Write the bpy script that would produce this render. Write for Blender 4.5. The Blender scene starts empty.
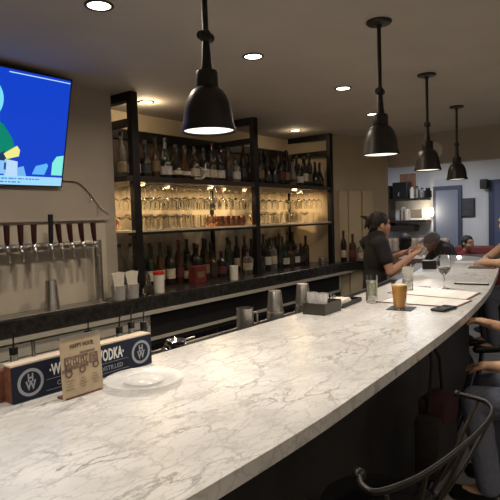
import bpy, bmesh, math, random
from mathutils import Vector, Matrix, Quaternion
random.seed(7)
C = bpy.context.scene.collection
PI = math.pi
H = 1.58

# ------------------------------------------------------------------ materials
def new_mat(name):
    m = bpy.data.materials.new(name); m.use_nodes = True
    nt = m.node_tree; b = nt.nodes['Principled BSDF']
    return m, nt, b
def mat(name, col, rough=.5, metal=0., trans=0., ior=1.45, emit=None, es=0., alpha=1., noise=0., nscale=20., spec=.5, coat=0., bump=0.):
    m, nt, b = new_mat(name)
    b.inputs['Base Color'].default_value = (*col, 1)
    b.inputs['Roughness'].default_value = rough
    b.inputs['Metallic'].default_value = metal
    b.inputs['Transmission Weight'].default_value = trans
    b.inputs['IOR'].default_value = ior
    b.inputs['Alpha'].default_value = alpha
    b.inputs['Specular IOR Level'].default_value = spec
    b.inputs['Coat Weight'].default_value = coat
    if emit:
        b.inputs['Emission Color'].default_value = (*emit, 1); b.inputs['Emission Strength'].default_value = es
    if noise or bump:
        tc = nt.nodes.new('ShaderNodeTexCoord'); n = nt.nodes.new('ShaderNodeTexNoise')
        n.inputs['Scale'].default_value = nscale; n.inputs['Detail'].default_value = 5
        nt.links.new(tc.outputs['Object'], n.inputs['Vector'])
        if noise:
            r = nt.nodes.new('ShaderNodeValToRGB')
            r.color_ramp.elements[0].color = (*[c * (1 - noise) for c in col], 1)
            r.color_ramp.elements[1].color = (*[min(1, c * (1 + noise)) for c in col], 1)
            r.color_ramp.elements[0].position = .3; r.color_ramp.elements[1].position = .7
            nt.links.new(n.outputs['Fac'], r.inputs['Fac']); nt.links.new(r.outputs['Color'], b.inputs['Base Color'])
        if bump:
            bp = nt.nodes.new('ShaderNodeBump'); bp.inputs['Strength'].default_value = bump; bp.inputs['Distance'].default_value = .01
            nt.links.new(n.outputs['Fac'], bp.inputs['Height']); nt.links.new(bp.outputs['Normal'], b.inputs['Normal'])
    return m

def marble():
    m, nt, b = new_mat('white_marble')
    N = nt.nodes.new; L = nt.links.new
    tc = N('ShaderNodeTexCoord')
    def veins(scale, rot, warp, width, wscale):
        mp = N('ShaderNodeMapping'); mp.inputs['Rotation'].default_value = (0, 0, rot); mp.inputs['Scale'].default_value = (scale, scale * 2.2, scale)
        L(tc.outputs['Object'], mp.inputs['Vector'])
        n = N('ShaderNodeTexNoise'); n.inputs['Scale'].default_value = wscale; n.inputs['Detail'].default_value = 6; n.inputs['Roughness'].default_value = .6
        L(mp.outputs['Vector'], n.inputs['Vector'])
        mx = N('ShaderNodeVectorMath'); mx.operation = 'MULTIPLY_ADD'
        mx.inputs[1].default_value = (warp, warp, warp)
        L(n.outputs['Color'], mx.inputs[0]); L(mp.outputs['Vector'], mx.inputs[2])
        v = N('ShaderNodeTexVoronoi'); v.feature = 'DISTANCE_TO_EDGE'; v.inputs['Scale'].default_value = 1
        L(mx.outputs['Vector'], v.inputs['Vector'])
        r = N('ShaderNodeMapRange'); r.inputs['From Min'].default_value = 0; r.inputs['From Max'].default_value = width
        r.inputs['To Min'].default_value = 1; r.inputs['To Max'].default_value = 0
        L(v.outputs['Distance'], r.inputs['Value'])
        return r.outputs['Result']
    a = veins(4.6, math.radians(-32), 1.5, .05, 1.2)
    c = veins(13, math.radians(-20), 1.8, .07, .9)
    cl = N('ShaderNodeTexNoise'); cl.inputs['Scale'].default_value = 5; cl.inputs['Detail'].default_value = 7; cl.inputs['Roughness'].default_value = .6
    L(tc.outputs['Object'], cl.inputs['Vector'])
    fade = N('ShaderNodeMapRange'); fade.inputs['From Min'].default_value = .38; fade.inputs['From Max'].default_value = .62
    L(cl.outputs['Fac'], fade.inputs['Value'])
    base = N('ShaderNodeValToRGB')
    base.color_ramp.elements[0].position = .3; base.color_ramp.elements[0].color = (.48, .48, .47, 1)
    base.color_ramp.elements[1].position = .62; base.color_ramp.elements[1].color = (.68, .675, .66, 1)
    L(cl.outputs['Fac'], base.inputs['Fac'])
    m1 = N('ShaderNodeMix'); m1.data_type = 'RGBA'; m1.inputs[7].default_value = (.17, .17, .17, 1)
    k1 = N('ShaderNodeMath'); k1.operation = 'MULTIPLY'; L(a, k1.inputs[0]); L(fade.outputs['Result'], k1.inputs[1])
    k1b = N('ShaderNodeMath'); k1b.operation = 'MULTIPLY'; k1b.inputs[1].default_value = .85; L(k1.outputs[0], k1b.inputs[0])
    L(k1b.outputs[0], m1.inputs[0]); L(base.outputs['Color'], m1.inputs[6])
    m2 = N('ShaderNodeMix'); m2.data_type = 'RGBA'; m2.inputs[7].default_value = (.36, .34, .31, 1)
    k2 = N('ShaderNodeMath'); k2.operation = 'MULTIPLY'; k2.inputs[1].default_value = .5; L(c, k2.inputs[0])
    L(k2.outputs[0], m2.inputs[0]); L(m1.outputs[2], m2.inputs[6])
    L(m2.outputs[2], b.inputs['Base Color'])
    b.inputs['Roughness'].default_value = .3; b.inputs['Specular IOR Level'].default_value = .4
    return m

def boards(name, col, dark, sx, rough=.6):
    m, nt, b = new_mat(name); N = nt.nodes.new; L = nt.links.new
    tc = N('ShaderNodeTexCoord'); mp = N('ShaderNodeMapping'); mp.inputs['Scale'].default_value = sx
    L(tc.outputs['Object'], mp.inputs['Vector'])
    n = N('ShaderNodeTexNoise'); n.inputs['Scale'].default_value = 1; n.inputs['Detail'].default_value = 6
    L(mp.outputs['Vector'], n.inputs['Vector'])
    r = N('ShaderNodeValToRGB'); r.color_ramp.elements[0].position = .35; r.color_ramp.elements[1].position = .65
    r.color_ramp.elements[0].color = (*dark, 1); r.color_ramp.elements[1].color = (*col, 1)
    L(n.outputs['Fac'], r.inputs['Fac']); L(r.outputs['Color'], b.inputs['Base Color'])
    b.inputs['Roughness'].default_value = rough
    return m

M = {}
M['marble'] = marble()
M['ceiling'] = mat('ceiling_paint', (.50, .45, .39), .85, noise=.05, nscale=3)
M['wall'] = mat('greige_wall_paint', (.42, .37, .31), .85, noise=.05, nscale=4)
M['wall_tan'] = mat('tan_wall_paint', (.52, .43, .30), .8, noise=.06, nscale=4)
M['wall_white'] = mat('cool_white_paint', (.62, .64, .68), .8, noise=.04, nscale=3)
M['floor'] = mat('grey_concrete_floor', (.22, .21, .20), .5, noise=.25, nscale=3)
M['black_panel'] = mat('black_bar_panel', (.012, .011, .011), .55, noise=.3, nscale=8)
M['dark_steel'] = mat('blackened_steel', (.022, .02, .02), .45, .6, noise=.3, nscale=12)
M['dark_wood'] = boards('dark_stained_wood', (.035, .024, .018), (.015, .011, .01), (3, 30, 30), .4)
M['counter_dark'] = mat('dark_stone_counter', (.03, .028, .026), .22, noise=.4, nscale=30)
M['steel'] = mat('brushed_stainless', (.42, .40, .37), .34, .95, noise=.12, nscale=40)
M['steel_soft'] = mat('satin_steel', (.62, .58, .50), .5, .35, noise=.06, nscale=8)
M['chrome'] = mat('chrome', (.75, .73, .70), .12, 1.)
M['pendant'] = mat('oiled_bronze_shade', (.035, .031, .028), .42, .55, noise=.25, nscale=14, bump=.05)
M['glass'] = mat('clear_glass', (.97, .98, .97), .02, 0, 1., 1.45)
M['thin_glass'] = mat('fine_clear_glass', (.985, .985, .97), .03, 0, 1., 1.33)
M['copper'] = mat('hammered_copper', (.50, .22, .12), .25, 1., bump=.3, nscale=60)
M['white_paper'] = mat('white_paper', (.92, .91, .88), .8, noise=.03, nscale=30)
M['napkin'] = mat('napkin_paper', (.72, .67, .57), .9, noise=.1, nscale=60, bump=.3)
M['kraft'] = mat('kraft_card', (.43, .34, .225), .8, noise=.08, nscale=40)
M['kraft_ink'] = mat('brown_print_ink', (.13, .08, .055), .8)
M['navy'] = mat('navy_print', (.009, .012, .028), .6, spec=.25)
M['print_white'] = mat('pale_print_ink', (.62, .62, .58), .6)
M['print_grey'] = mat('grey_print_ink', (.26, .28, .30), .6)
M['red_wood'] = boards('reddish_wood', (.19, .07, .035), (.09, .035, .02), (4, 40, 40), .5)
M['pale_wood'] = boards('pale_sanded_wood', (.66, .57, .43), (.5, .4, .3), (4, 40, 40), .5)
M['maroon'] = mat('maroon_handle', (.045, .012, .012), .4, noise=.3, nscale=30)
M['black_plastic'] = mat('black_plastic', (.012, .012, .013), .35)
M['black_gloss'] = mat('black_gloss', (.01, .01, .012), .1, coat=.5)
M['black_cloth'] = mat('black_cloth', (.014, .013, .015), .9, noise=.2, nscale=60, bump=.2)
M['skin'] = mat('skin', (.43, .23, .155), .55, noise=.07, nscale=15)
M['skin_light'] = mat('light_skin', (.62, .38, .24), .55, noise=.07, nscale=15)
M['skin_pink'] = mat('pinkish_skin', (.38, .21, .17), .6, noise=.07, nscale=15)
M['hair'] = mat('dark_hair', (.012, .008, .007), .55, noise=.4, nscale=90, bump=.6)
M['lips'] = mat('lips', (.33, .11, .09), .5)
M['eye'] = mat('eye_dark', (.03, .02, .015), .2)
M['denim'] = mat('grey_blue_denim', (.17, .19, .26), .9, noise=.12, nscale=80, bump=.2)
M['slate_cloth'] = mat('slate_blue_cloth', (.14, .16, .23), .9, noise=.1, nscale=50)
M['red_cloth'] = mat('red_cloth', (.17, .018, .015), .9, noise=.1, nscale=50)
M['plum_cloth'] = mat('dark_plum_cloth', (.045, .014, .018), .9, noise=.1, nscale=50)
M['charcoal'] = mat('charcoal_cloth', (.05, .045, .05), .9, noise=.2, nscale=60)
M['cap_grey'] = mat('grey_cap_cloth', (.22, .22, .24), .9, noise=.1, nscale=50)
M['blue_paint'] = mat('blue_painted_trim', (.05, .065, .12), .5)
M['blue_pale'] = mat('pale_blue_paint', (.20, .23, .31), .8, spec=.2)
M['night_glass'] = mat('night_window_glass', (.10, .13, .22), .08, coat=.5)
M['leather'] = mat('beige_leather', (.30, .225, .17), .5, noise=.1, nscale=20)
M['brown_leather'] = mat('brown_leather', (.10, .045, .03), .5, noise=.15, nscale=20)
M['sepia'] = mat('rust_print', (.38, .20, .14), .7, noise=.35, nscale=9)
M['plastic_white'] = mat('white_plastic', (.74, .70, .62), .4)
M['speckle'] = mat('perforated_grey', (.40, .38, .36), .5, noise=.35, nscale=220)
M['red_plastic'] = mat('red_plastic', (.5, .04, .02), .4)
M['beer'] = mat('hazy_orange_beer', (.95, .47, .08), .25, 0, .4, 1.34)
M['foam'] = mat('beer_foam', (.80, .62, .38), .8)
M['wine'] = mat('red_wine', (.03, .002, .005), .15)
M['lime'] = mat('cucumber_green', (.30, .42, .14), .5, noise=.3, nscale=60)
M['ice'] = mat('ice', (.9, .93, .93), .25, alpha=.3)
M['tile'] = mat('pale_backsplash', (.56, .51, .42), .3, noise=.06, nscale=5)
M['unlit_panel'] = boards('unlit_back_panel', (.05, .036, .028), (.025, .019, .016), (2, 2, 20), .6)  # dark tone stands in for the unlit back wall above the shelf lights
M['mirror_dark'] = mat('antique_mirror', (.42, .40, .33), .3, .4, noise=.5, nscale=7)
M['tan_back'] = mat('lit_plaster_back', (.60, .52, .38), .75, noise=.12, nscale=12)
M['lit_board'] = mat('lit_tan_board', (.62, .52, .35), .7, noise=.05, nscale=5)  # wall tan lightened, warm light on the boards is put into the colour
M['led'] = mat('warm_led', (1, .8, .5), .5, emit=(1, .72, .38), es=9)
M['lamp'] = mat('lamp_glow', (1, .9, .75), .5, emit=(1, .86, .66), es=9)
M['sconce'] = mat('sconce_glow', (1, .9, .7), .5, emit=(1, .82, .52), es=3.5)
M['white_trim'] = mat('white_trim_paint', (.7, .68, .63), .6)

def lens_mat():
    m, nt, b = new_mat('prismatic_lens'); N = nt.nodes.new; L = nt.links.new
    tc = N('ShaderNodeTexCoord'); v = N('ShaderNodeTexVoronoi'); v.inputs['Scale'].default_value = 75; v.feature = 'DISTANCE_TO_EDGE'
    v.inputs['Randomness'].default_value = .15
    L(tc.outputs['Object'], v.inputs['Vector'])
    r = N('ShaderNodeValToRGB'); r.color_ramp.elements[0].color = (.62, .55, .40, 1); r.color_ramp.elements[1].color = (1, .93, .78, 1)
    r.color_ramp.elements[1].position = .25
    L(v.outputs['Distance'], r.inputs['Fac']); L(r.outputs['Color'], b.inputs['Emission Color'])
    b.inputs['Emission Strength'].default_value = 1.5; b.inputs['Base Color'].default_value = (.5, .48, .42, 1)
    return m
M['lens'] = lens_mat()

# ------------------------------------------------------------------ mesh helper
class MB:
    def __init__(s): s.bm = bmesh.new()
    def box(s, c, d, rz=0., bev=0., rx=0., ry=0.):
        g = bmesh.ops.create_cube(s.bm, size=1)
        vs = g['verts']
        bmesh.ops.scale(s.bm, vec=d, verts=vs)
        if bev:
            es = list({e for v in vs for e in v.link_edges})
            r = bmesh.ops.bevel(s.bm, geom=es, offset=bev, segments=2, affect='EDGES', profile=.5)
            vs = list({v for f in r['faces'] for v in f.verts} | {v for v in vs if v.is_valid})
        mt = Matrix.Translation(c) @ Matrix.Rotation(rz, 4, 'Z') @ Matrix.Rotation(ry, 4, 'Y') @ Matrix.Rotation(rx, 4, 'X')
        bmesh.ops.transform(s.bm, matrix=mt, verts=vs)
        return s
    def lathe(s, prof, c=(0, 0, 0), seg=20, mt=None):
        mt = Matrix.Translation(c) @ (mt or Matrix())
        rings = []
        for r, z in prof:
            if r < 1e-6: rings.append([s.bm.verts.new(mt @ Vector((0, 0, z)))])
            else: rings.append([s.bm.verts.new(mt @ Vector((r * math.cos(2 * PI * i / seg), r * math.sin(2 * PI * i / seg), z))) for i in range(seg)])
        for a, b in zip(rings, rings[1:]):
            for i in range(seg):
                j = (i + 1) % seg
                if len(a) == 1 and len(b) == 1: continue
                if len(a) == 1: s.bm.faces.new((a[0], b[j], b[i]))
                elif len(b) == 1: s.bm.faces.new((a[i], a[j], b[0]))
                else: s.bm.faces.new((a[i], a[j], b[j], b[i]))
        return s
    def tube(s, pts, r, seg=10, closed=False):
        pts = [Vector(p) for p in pts]; n = len(pts)
        rr = r if isinstance(r, (list, tuple)) else [r] * n
        rings = []; prev = None
        for i, p in enumerate(pts):
            if closed: t = pts[(i + 1) % n] - pts[i - 1]
            else: t = pts[min(i + 1, n - 1)] - pts[max(i - 1, 0)]
            t.normalize()
            if prev is None:
                a = Vector((0, 0, 1)) if abs(t.z) < .9 else Vector((1, 0, 0))
                x = t.cross(a).normalized()
            else:
                x = (prev - t * prev.dot(t)).normalized()
            prev = x; y = t.cross(x)
            rings.append([s.bm.verts.new(p + rr[i] * (x * math.cos(2 * PI * k / seg) + y * math.sin(2 * PI * k / seg))) for k in range(seg)])
        m = n if closed else n - 1
        for i in range(m):
            a, b = rings[i], rings[(i + 1) % n]
            for k in range(seg):
                j = (k + 1) % seg; s.bm.faces.new((a[k], a[j], b[j], b[k]))
        if not closed:
            s.bm.faces.new(rings[0][::-1]); s.bm.faces.new(rings[-1])
        return s
    def prism(s, poly, z0, z1):
        a = [s.bm.verts.new((x, y, z0)) for x, y in poly]; b = [s.bm.verts.new((x, y, z1)) for x, y in poly]
        s.bm.faces.new(a[::-1]); s.bm.faces.new(b)
        for i in range(len(poly)):
            j = (i + 1) % len(poly); s.bm.faces.new((a[i], a[j], b[j], b[i]))
        return s
    def ell(s, c, r, mt=None, u=16, v=12):
        g = bmesh.ops.create_uvsphere(s.bm, u_segments=u, v_segments=v, radius=1)
        m = Matrix.Translation(c) @ (mt or Matrix()) @ Matrix.Diagonal((*r, 1))
        bmesh.ops.transform(s.bm, matrix=m, verts=g['verts'])
        return s
    def cap(s, a, b, ra, rb, seg=14):                                   # tapered capsule
        a = Vector(a); b = Vector(b); d = b - a; L = d.length
        if L < 1e-6: return s.ell(a, (ra, ra, ra))
        q = d.to_track_quat('Z', 'Y').to_matrix().to_4x4()
        pr = []
        for i in range(6): t = -PI / 2 + i * PI / 10; pr.append((max(0, ra * math.cos(t)) if i else 0, ra * math.sin(t)))
        for i in range(1, 6): t = i * PI / 10; pr.append((rb * math.cos(t) if i < 5 else 0, L + rb * math.sin(t)))
        pr.insert(6, (rb, L))
        return s.lathe(pr, a, seg, q)
    def build(s, name, m, parent=None, smooth=None, bev=0., loc=None, sub=0, solid=0.):
        bmesh.ops.recalc_face_normals(s.bm, faces=s.bm.faces[:])
        me = bpy.data.meshes.new(name); s.bm.to_mesh(me); s.bm.free()
        o = bpy.data.objects.new(name, me); C.objects.link(o)
        me.materials.append(m)
        if parent is not None: o.parent = parent
        if loc is not None: o.location = loc
        if smooth is not False:
            for p in me.polygons: p.use_smooth = True
            if smooth is None or smooth == 'auto':
                me.set_sharp_from_angle(angle=math.radians(38))
        if solid:
            md = o.modifiers.new('solid', 'SOLIDIFY'); md.thickness = solid; md.offset = 0
        if bev:
            md = o.modifiers.new('bevel', 'BEVEL'); md.width = bev; md.segments = 2; md.limit_method = 'ANGLE'
        if sub:
            md = o.modifiers.new('sub', 'SUBSURF'); md.levels = sub; md.render_levels = sub
        return o

def tag(o, label=None, cat=None, group=None, kind=None):
    if label: o['label'] = label
    if cat: o['category'] = cat
    if group: o['group'] = group
    if kind: o['kind'] = kind
    return o
def thing(name, label, cat, loc=(0, 0, 0), rz=0., group=None):
    o = bpy.data.objects.new(name, None); C.objects.link(o); o.empty_display_size = .05
    o.location = loc; o.rotation_euler = (0, 0, rz)
    return tag(o, label, cat, group)
def struct(o): o['kind'] = 'structure'; return o
def kids(o): return [c for c in bpy.data.objects if c.parent == o]
def copy_tree(o, loc=None, rz=None, label=None, group=None, mats=None):
    c = o.copy(); C.objects.link(c)
    if loc is not None: c.location = loc
    if rz is not None: c.rotation_euler = (0, 0, rz)
    if label: c['label'] = label
    if group: c['group'] = group
    def rec(src, dst):
        for ch in kids(src):
            d = ch.copy(); C.objects.link(d); d.parent = dst; rec(ch, d)
    rec(o, c)
    return c
def text_mesh(name, s, size, m, parent, mtx, extrude=.0004, align='CENTER', sx=1., bold=0.):
    cu = bpy.data.curves.new(name, 'FONT'); cu.body = s; cu.size = size; cu.extrude = extrude; cu.align_x = align; cu.align_y = 'CENTER'
    cu.resolution_u = 2; cu.offset = bold
    t = bpy.data.objects.new(name, cu); C.objects.link(t)
    dg = bpy.context.evaluated_depsgraph_get()
    me = bpy.data.meshes.new_from_object(t.evaluated_get(dg))
    bpy.data.objects.remove(t)
    me.materials.clear(); me.materials.append(m)
    o = bpy.data.objects.new(name, me); C.objects.link(o); o.parent = parent
    o.matrix_local = mtx @ Matrix.Diagonal((sx, 1, 1, 1))
    return o
def upright(x, y, z, face=-1):
    # lettering plane: local x -> +x, local y -> +z, normal -> -y
    return Matrix.Translation((x, y, z)) @ Matrix.Rotation(PI / 2, 4, 'X')
def spline(pts, n=6, closed=False):
    out = []; N = len(pts); P = [Vector((*p, 0)) if len(p) == 2 else Vector(p) for p in pts]
    rng = range(N) if closed else range(N - 1)
    for i in rng:
        p0 = P[i - 1] if (i > 0 or closed) else P[0]; p1 = P[i]; p2 = P[(i + 1) % N]
        p3 = P[(i + 2) % N] if (closed or i + 2 < N) else P[-1]
        for k in range(n):
            t = k / n
            out.append(.5 * ((2 * p1) + (-p0 + p2) * t + (2 * p0 - 5 * p1 + 4 * p2 - p3) * t * t + (-p0 + 3 * p1 - 3 * p2 + p3) * t ** 3))
    if not closed: out.append(P[-1])
    return out

# ------------------------------------------------------------------ setting
CEIL = 2.48
def sbox(name, x0, x1, y0, y1, z0, z1, m, bev=0.):
    return struct(MB().box(((x0 + x1) / 2, (y0 + y1) / 2, (z0 + z1) / 2), (x1 - x0, y1 - y0, z1 - z0)).build(name, m, smooth=False, bev=bev))
sbox('floor', -2.6, 9.2, -2.6, 5.2, -.1, 0, M['floor'])
sbox('ceiling', -2.6, 9.2, -2.6, 5.2, CEIL, CEIL + .1, M['ceiling'])
sbox('wall_left', -2.5, 2.335, 3.04, 3.5, 0, CEIL, M['wall'])
sbox('wall_back', -2.5, 5.6, 3.5, 3.6, 0, CEIL, M['wall_tan'])
struct(MB().prism([(5.13, 3.5), (5.22, 2.965), (6.02, 2.64), (6.1, 2.72), (6.1, 3.6), (5.13, 3.6)], 0, CEIL).build('wall_right', M['wall_tan'], smooth=False))
sbox('wall_far', 9.0, 9.1, -2.5, 5.2, 0, CEIL, M['wall_white'])
sbox('wall_front', -2.5, 9.0, -2.6, -2.5, 0, CEIL, M['wall'])
sbox('wall_near', -2.6, -2.5, -2.6, 3.6, 0, CEIL, M['wall'])
sbox('wall_side', 6.1, 9.0, 4.6, 4.7, 0, CEIL, M['wall_white'])
sbox('trim_1', 6.02, 6.2, -2.5, 2.66, 2.14, CEIL, M['wall'])             # dropped header
# narrow folding boards on the angled wall
d = Vector((6.02 - 5.22, 2.64 - 2.965, 0)).normalized(); nrm = Vector((d.y, -d.x, 0)); 
if nrm.y > 0: nrm = -nrm
ang = math.atan2(d.y, d.x)
for i, (a0, a1) in enumerate([(.10, .22), (.245, .42), (.445, .60)]):
    p = Vector((5.22, 2.965, 0)) + d * ((a0 + a1) / 2) + nrm * .012
    struct(MB().box((0, 0, 0), (a1 - a0, .02, 1.86), bev=.004).build('trim_%d' % (i + 2), M['lit_board'], loc=(p.x, p.y, .93), smooth=False)).rotation_euler = (0, 0, ang)

# ------------------------------------------------------------------ bar
front = [(-.9, .68), (.3, .68), (1.0, .67), (1.41, .685), (2.16, .73), (2.8, .79), (3.66, .91), (4.99, 1.17), (5.6, 1.34), (6.02, 1.56), (6.28, 1.82), (6.36, 2.02)]
back = [(6.3, 2.12), (6.1, 2.09), (4.755, 1.78), (4.03, 1.64), (3.1, 1.54), (2.4, 1.51), (1.0, 1.515), (-.9, 1.5)]
fs = [(p.x, p.y) for p in spline(front)]; bs = [(p.x, p.y) for p in spline(back)]
def offset(poly, dist):
    out = []
    for i, p in enumerate(poly):
        a = Vector(poly[max(0, i - 1)]); b = Vector(poly[min(len(poly) - 1, i + 1)])
        t = (b - a).normalized(); out.append((p[0] - t.y * dist, p[1] + t.x * dist))
    return out
bar = thing('bar_counter', 'long curved bar with a white veined marble top and black front', 'bar counter', (1, 1.1, 0))
def rel(poly, o=(1, 1.1)): return [(x - o[0], y - o[1]) for x, y in poly]
MB().prism(rel(fs + bs), 1.042, 1.08).build('marble_top', M['marble'], bar, smooth=False, bev=.004)
fi = offset(fs, .26)[:-6]; bi = offset(bs, .16)[10:]
MB().prism(rel(fi + bi), 0.0, 1.041).build('body', M['black_panel'], bar, smooth=False)
fr2 = offset(fs, .235)[:-7]
MB().tube([(x - 1, y - 1.1, .02 + .05) for x, y in fr2], .03, 6).build('kick_rail', M['dark_steel'], bar)
MB().tube([(x - 1, y - 1.1, .22) for x, y in offset(fs, .15)[4:-9]], .022, 10).build('foot_rail', M['dark_steel'], bar)
# steel service ledge behind the marble
be = bs[8:]
lo = offset(be, -.004); lo2 = offset(be, -.17)
led = thing('service_ledge', 'dark steel service ledge running along the bartender side of the marble', 'ledge', (1, 1.6, 0))
MB().prism(rel(lo + lo2[::-1], (1, 1.6)), .985, 1.035).build('ledge_top', M['dark_steel'], led, smooth=False, bev=.003)
MB().tube([(x - 1, y - 1.6, 1.037) for x, y in offset(be, -.165)], .006, 8).build('steel_lip', M['steel'], led)
MB().prism(rel(offset(be, -.02) + offset(be, -.05)[::-1], (1, 1.6)), 0, .984).build('apron', M['black_panel'], led, smooth=False)

# speed rail under the ledge at the near end
sr = thing('speed_rail', 'stainless bottle rail hanging behind the near end of the bar', 'bottle rail', (.9, 1.745, .80))
MB().box((0, .0, .004), (1.5, .11, .008)).box((0, .055, .06), (1.5, .006, .12)).box((-.75, 0, .06), (.006, .11, .12)).box((.75, 0, .06), (.006, .11, .12)).build('trough', M['steel'], sr, smooth=False)
MB().box((-.5, -.05, -.4), (.03, .03, .8)).box((.5, -.05, -.4), (.03, .03, .8)).build('bracket', M['steel'], sr, smooth=False)

# ------------------------------------------------------------------ back counter and units
bc = thing('back_worktop', 'dark stone worktop of the back bar with a thick front edge', 'worktop', (2, 3.0, 0))
MB().prism(rel([(-1.6, 2.81), (5.24, 2.81), (5.9, 2.62), (5.98, 2.66), (5.21, 2.95), (5.12, 3.49), (2.34, 3.49), (2.34, 3.035), (-1.6, 3.035)], (2, 3)), .965, 1.065).build('slab', M['counter_dark'], bc, smooth=False, bev=.006)
MB().box((.2, -.196, .952), (6.8, .02, .025)).build('steel_edge_strip', M['steel_soft'], bc, smooth=False)
sc = 0
for k, (x0, x1) in enumerate([(-.2, .68), (.69, 1.55), (1.56, 2.40)]):
    lab = ['pale steel back bar cabinet farthest toward the camera side', 'pale steel back bar cabinet behind the vodka box', 'pale steel back bar cabinet next to the dark cooler'][k]
    c = thing('back_cabinet', lab, 'cabinet', ((x0 + x1) / 2, 3.02, 0), 0, 'pale steel cabinets below the taps')
    w = x1 - x0
    MB().box((0, -.085, .48), (w, .19, .94)).build('body', M['steel_soft'], c, smooth=False)
    for s in (-1, 1):
        dd = MB().box((s * w / 4, -.19, .44), (w / 2 - .012, .02, .80), bev=.004).build('door', M['steel_soft'], c, smooth=False)
        MB().box((s * .05, -.208, .77), (.02, .018, .09), bev=.003).build('handle', M['black_plastic'], dd, smooth=False)
    MB().box((0, -.19, .885), (w - .012, .02, .075), bev=.003).build('drawer_front', M['steel_soft'], c, smooth=False)
for k, (x0, x1, lab) in enumerate([(2.42, 3.88, 'black glass door back bar cooler below the left shelf bay'), (3.90, 5.2, 'black glass door back bar cooler below the right shelf bay')]):
    c = thing('back_bar_cooler', lab, 'cooler', ((x0 + x1) / 2, 3.04, 0), 0, 'glass door coolers')
    w = x1 - x0
    MB().box((0, 0, .475), (w, .36, .93)).build('body', M['black_panel'], c, smooth=False)
    MB().box((0, -.185, .752), (w, .012, .022)).box((-w / 2 + .012, -.185, .84), (.024, .012, .19)).box((w / 2 - .012, -.185, .84), (.024, .012, .19)).build('steel_frame', M['steel_soft'], c, smooth=False)
    for s in (-1, 1):
        dd = MB().box((s * w / 4, -.186, .40), (w / 2 - .03, .014, .62)).build('glass_door', M['black_gloss'], c, smooth=False)
        MB().box((s * .06, -.2, .5), (.015, .018, .3)).build('handle', M['steel'], dd, smooth=False)

# ------------------------------------------------------------------ back bar shelving frame
PX = [2.43, 3.80, 5.15]; FV = 2.93; BV = 3.485
sh = thing('back_bar_shelving', 'tall black steel shelving frame with two lit shelves behind the bar', 'shelving', (3.8, 3.2, 1.065))
def L3(x, y, z): return (x - 3.8, y - 3.2, z - 1.065)
def pbox(x0, x1, y0, y1, z0, z1):
    c = L3((x0 + x1) / 2, (y0 + y1) / 2, (z0 + z1) / 2); return c, (x1 - x0, y1 - y0, z1 - z0)
for x in PX:
    MB().box(*pbox(x - .03, x + .03, FV - .025, FV + .025, 1.0655, CEIL - .002)).build('post', M['dark_steel'], sh, smooth=False, bev=.003)
    MB().box(*pbox(x - .03, x + .03, FV + .026, BV - .03, 2.42, CEIL - .002)).build('top_rail', M['dark_steel'], sh, smooth=False)
    MB().box(*pbox(x - .02, x + .02, FV + .026, BV - .03, 2.25, 2.30)).build('side_rail', M['dark_steel'], sh, smooth=False)
    if x > 3: MB().box(*pbox(x - .02, x + .02, BV - .03, BV + .01, 1.0655, 2.25)).build('rear_post', M['dark_steel'], sh, smooth=False)
MB().box(*pbox(2.345, 5.12, BV - .03, BV, 2.25, 2.33)).build('rear_rail', M['dark_steel'], sh, smooth=False)
MB().box(*pbox(2.345, 5.12, FV - .02, BV - .012, 1.862, 1.90)).build('upper_shelf', M['dark_wood'], sh, smooth=False, bev=.002)
MB().box(*pbox(2.345, 5.12, FV - .02, BV - .012, 1.507, 1.522)).build('lower_shelf', mat('frosted_shelf_glass', (.72, .66, .54), .35, alpha=.5), sh, smooth=False, bev=.002)
MB().box(*pbox(2.345, 5.12, FV - .02, FV - .005, 1.488, 1.506)).build('shelf_edge_rail', M['dark_steel'], sh, smooth=False)
MB().box(*pbox(2.345, 5.12, BV - .01, BV + .005, 1.90, 2.25)).build('upper_back_panel', M['unlit_panel'], sh, smooth=False)
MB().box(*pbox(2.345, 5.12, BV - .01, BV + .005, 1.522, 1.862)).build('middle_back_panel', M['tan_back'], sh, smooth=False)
MB().box(*pbox(2.345, 5.12, BV - .01, BV + .005, 1.0655, 1.495)).build('lower_back_panel', M['mirror_dark'], sh, smooth=False)
for v in (3.0, 3.15, 3.30):
    for x0, x1 in ((2.47, 3.76), (3.86, 5.1)):
        mb = MB()
        for q in (-1, 1): mb.tube([L3(x0, v + q * .016, 1.8495), L3(x1, v + q * .016, 1.8495)], .0028, 6)
        for xx in (x0 + .05, x1 - .05): mb.tube([L3(xx, v - .016, 1.8495), L3(xx, v - .016, 1.8625)], .0025, 6).tube([L3(xx, v + .016, 1.8495), L3(xx, v + .016, 1.8625)], .0025, 6)
        mb.build('hanging_rack', M['steel'], sh)
LED = [(2.37, 3.25), (2.60, 3.06), (2.98, 3.2), (3.35, 3.06), (3.68, 3.2), (3.98, 3.2), (4.50, 2.97), (4.95, 3.2)]
for i, (x, y) in enumerate(LED):
    MB().lathe([(0, 0), (.022, 0), (.022, -.01), (.016, -.013)], L3(x, y, 1.8615), 14).lathe([(0, -.012), (.016, -.012)], L3(x, y, 1.8615), 14).build('puck_light', M['led'], sh)

# ------------------------------------------------------------------ lights
def area(name, loc, size, power, col, shape='DISK', rot=(0, 0, 0), sy=None, spread=PI):
    l = bpy.data.lights.new(name, 'AREA'); l.shape = shape; l.size = size; l.energy = power; l.color = col; l.spread = spread
    if sy: l.shape = 'RECTANGLE'; l.size_y = sy
    o = bpy.data.objects.new(name, l); C.objects.link(o); o.location = loc; o.rotation_euler = rot; return o
WARM = (1, .80, .58)
for i, (x, y) in enumerate(LED):
    area('puck_lamp', (x, y, 1.845), .03, 2.0, (1, .70, .38))

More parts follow.
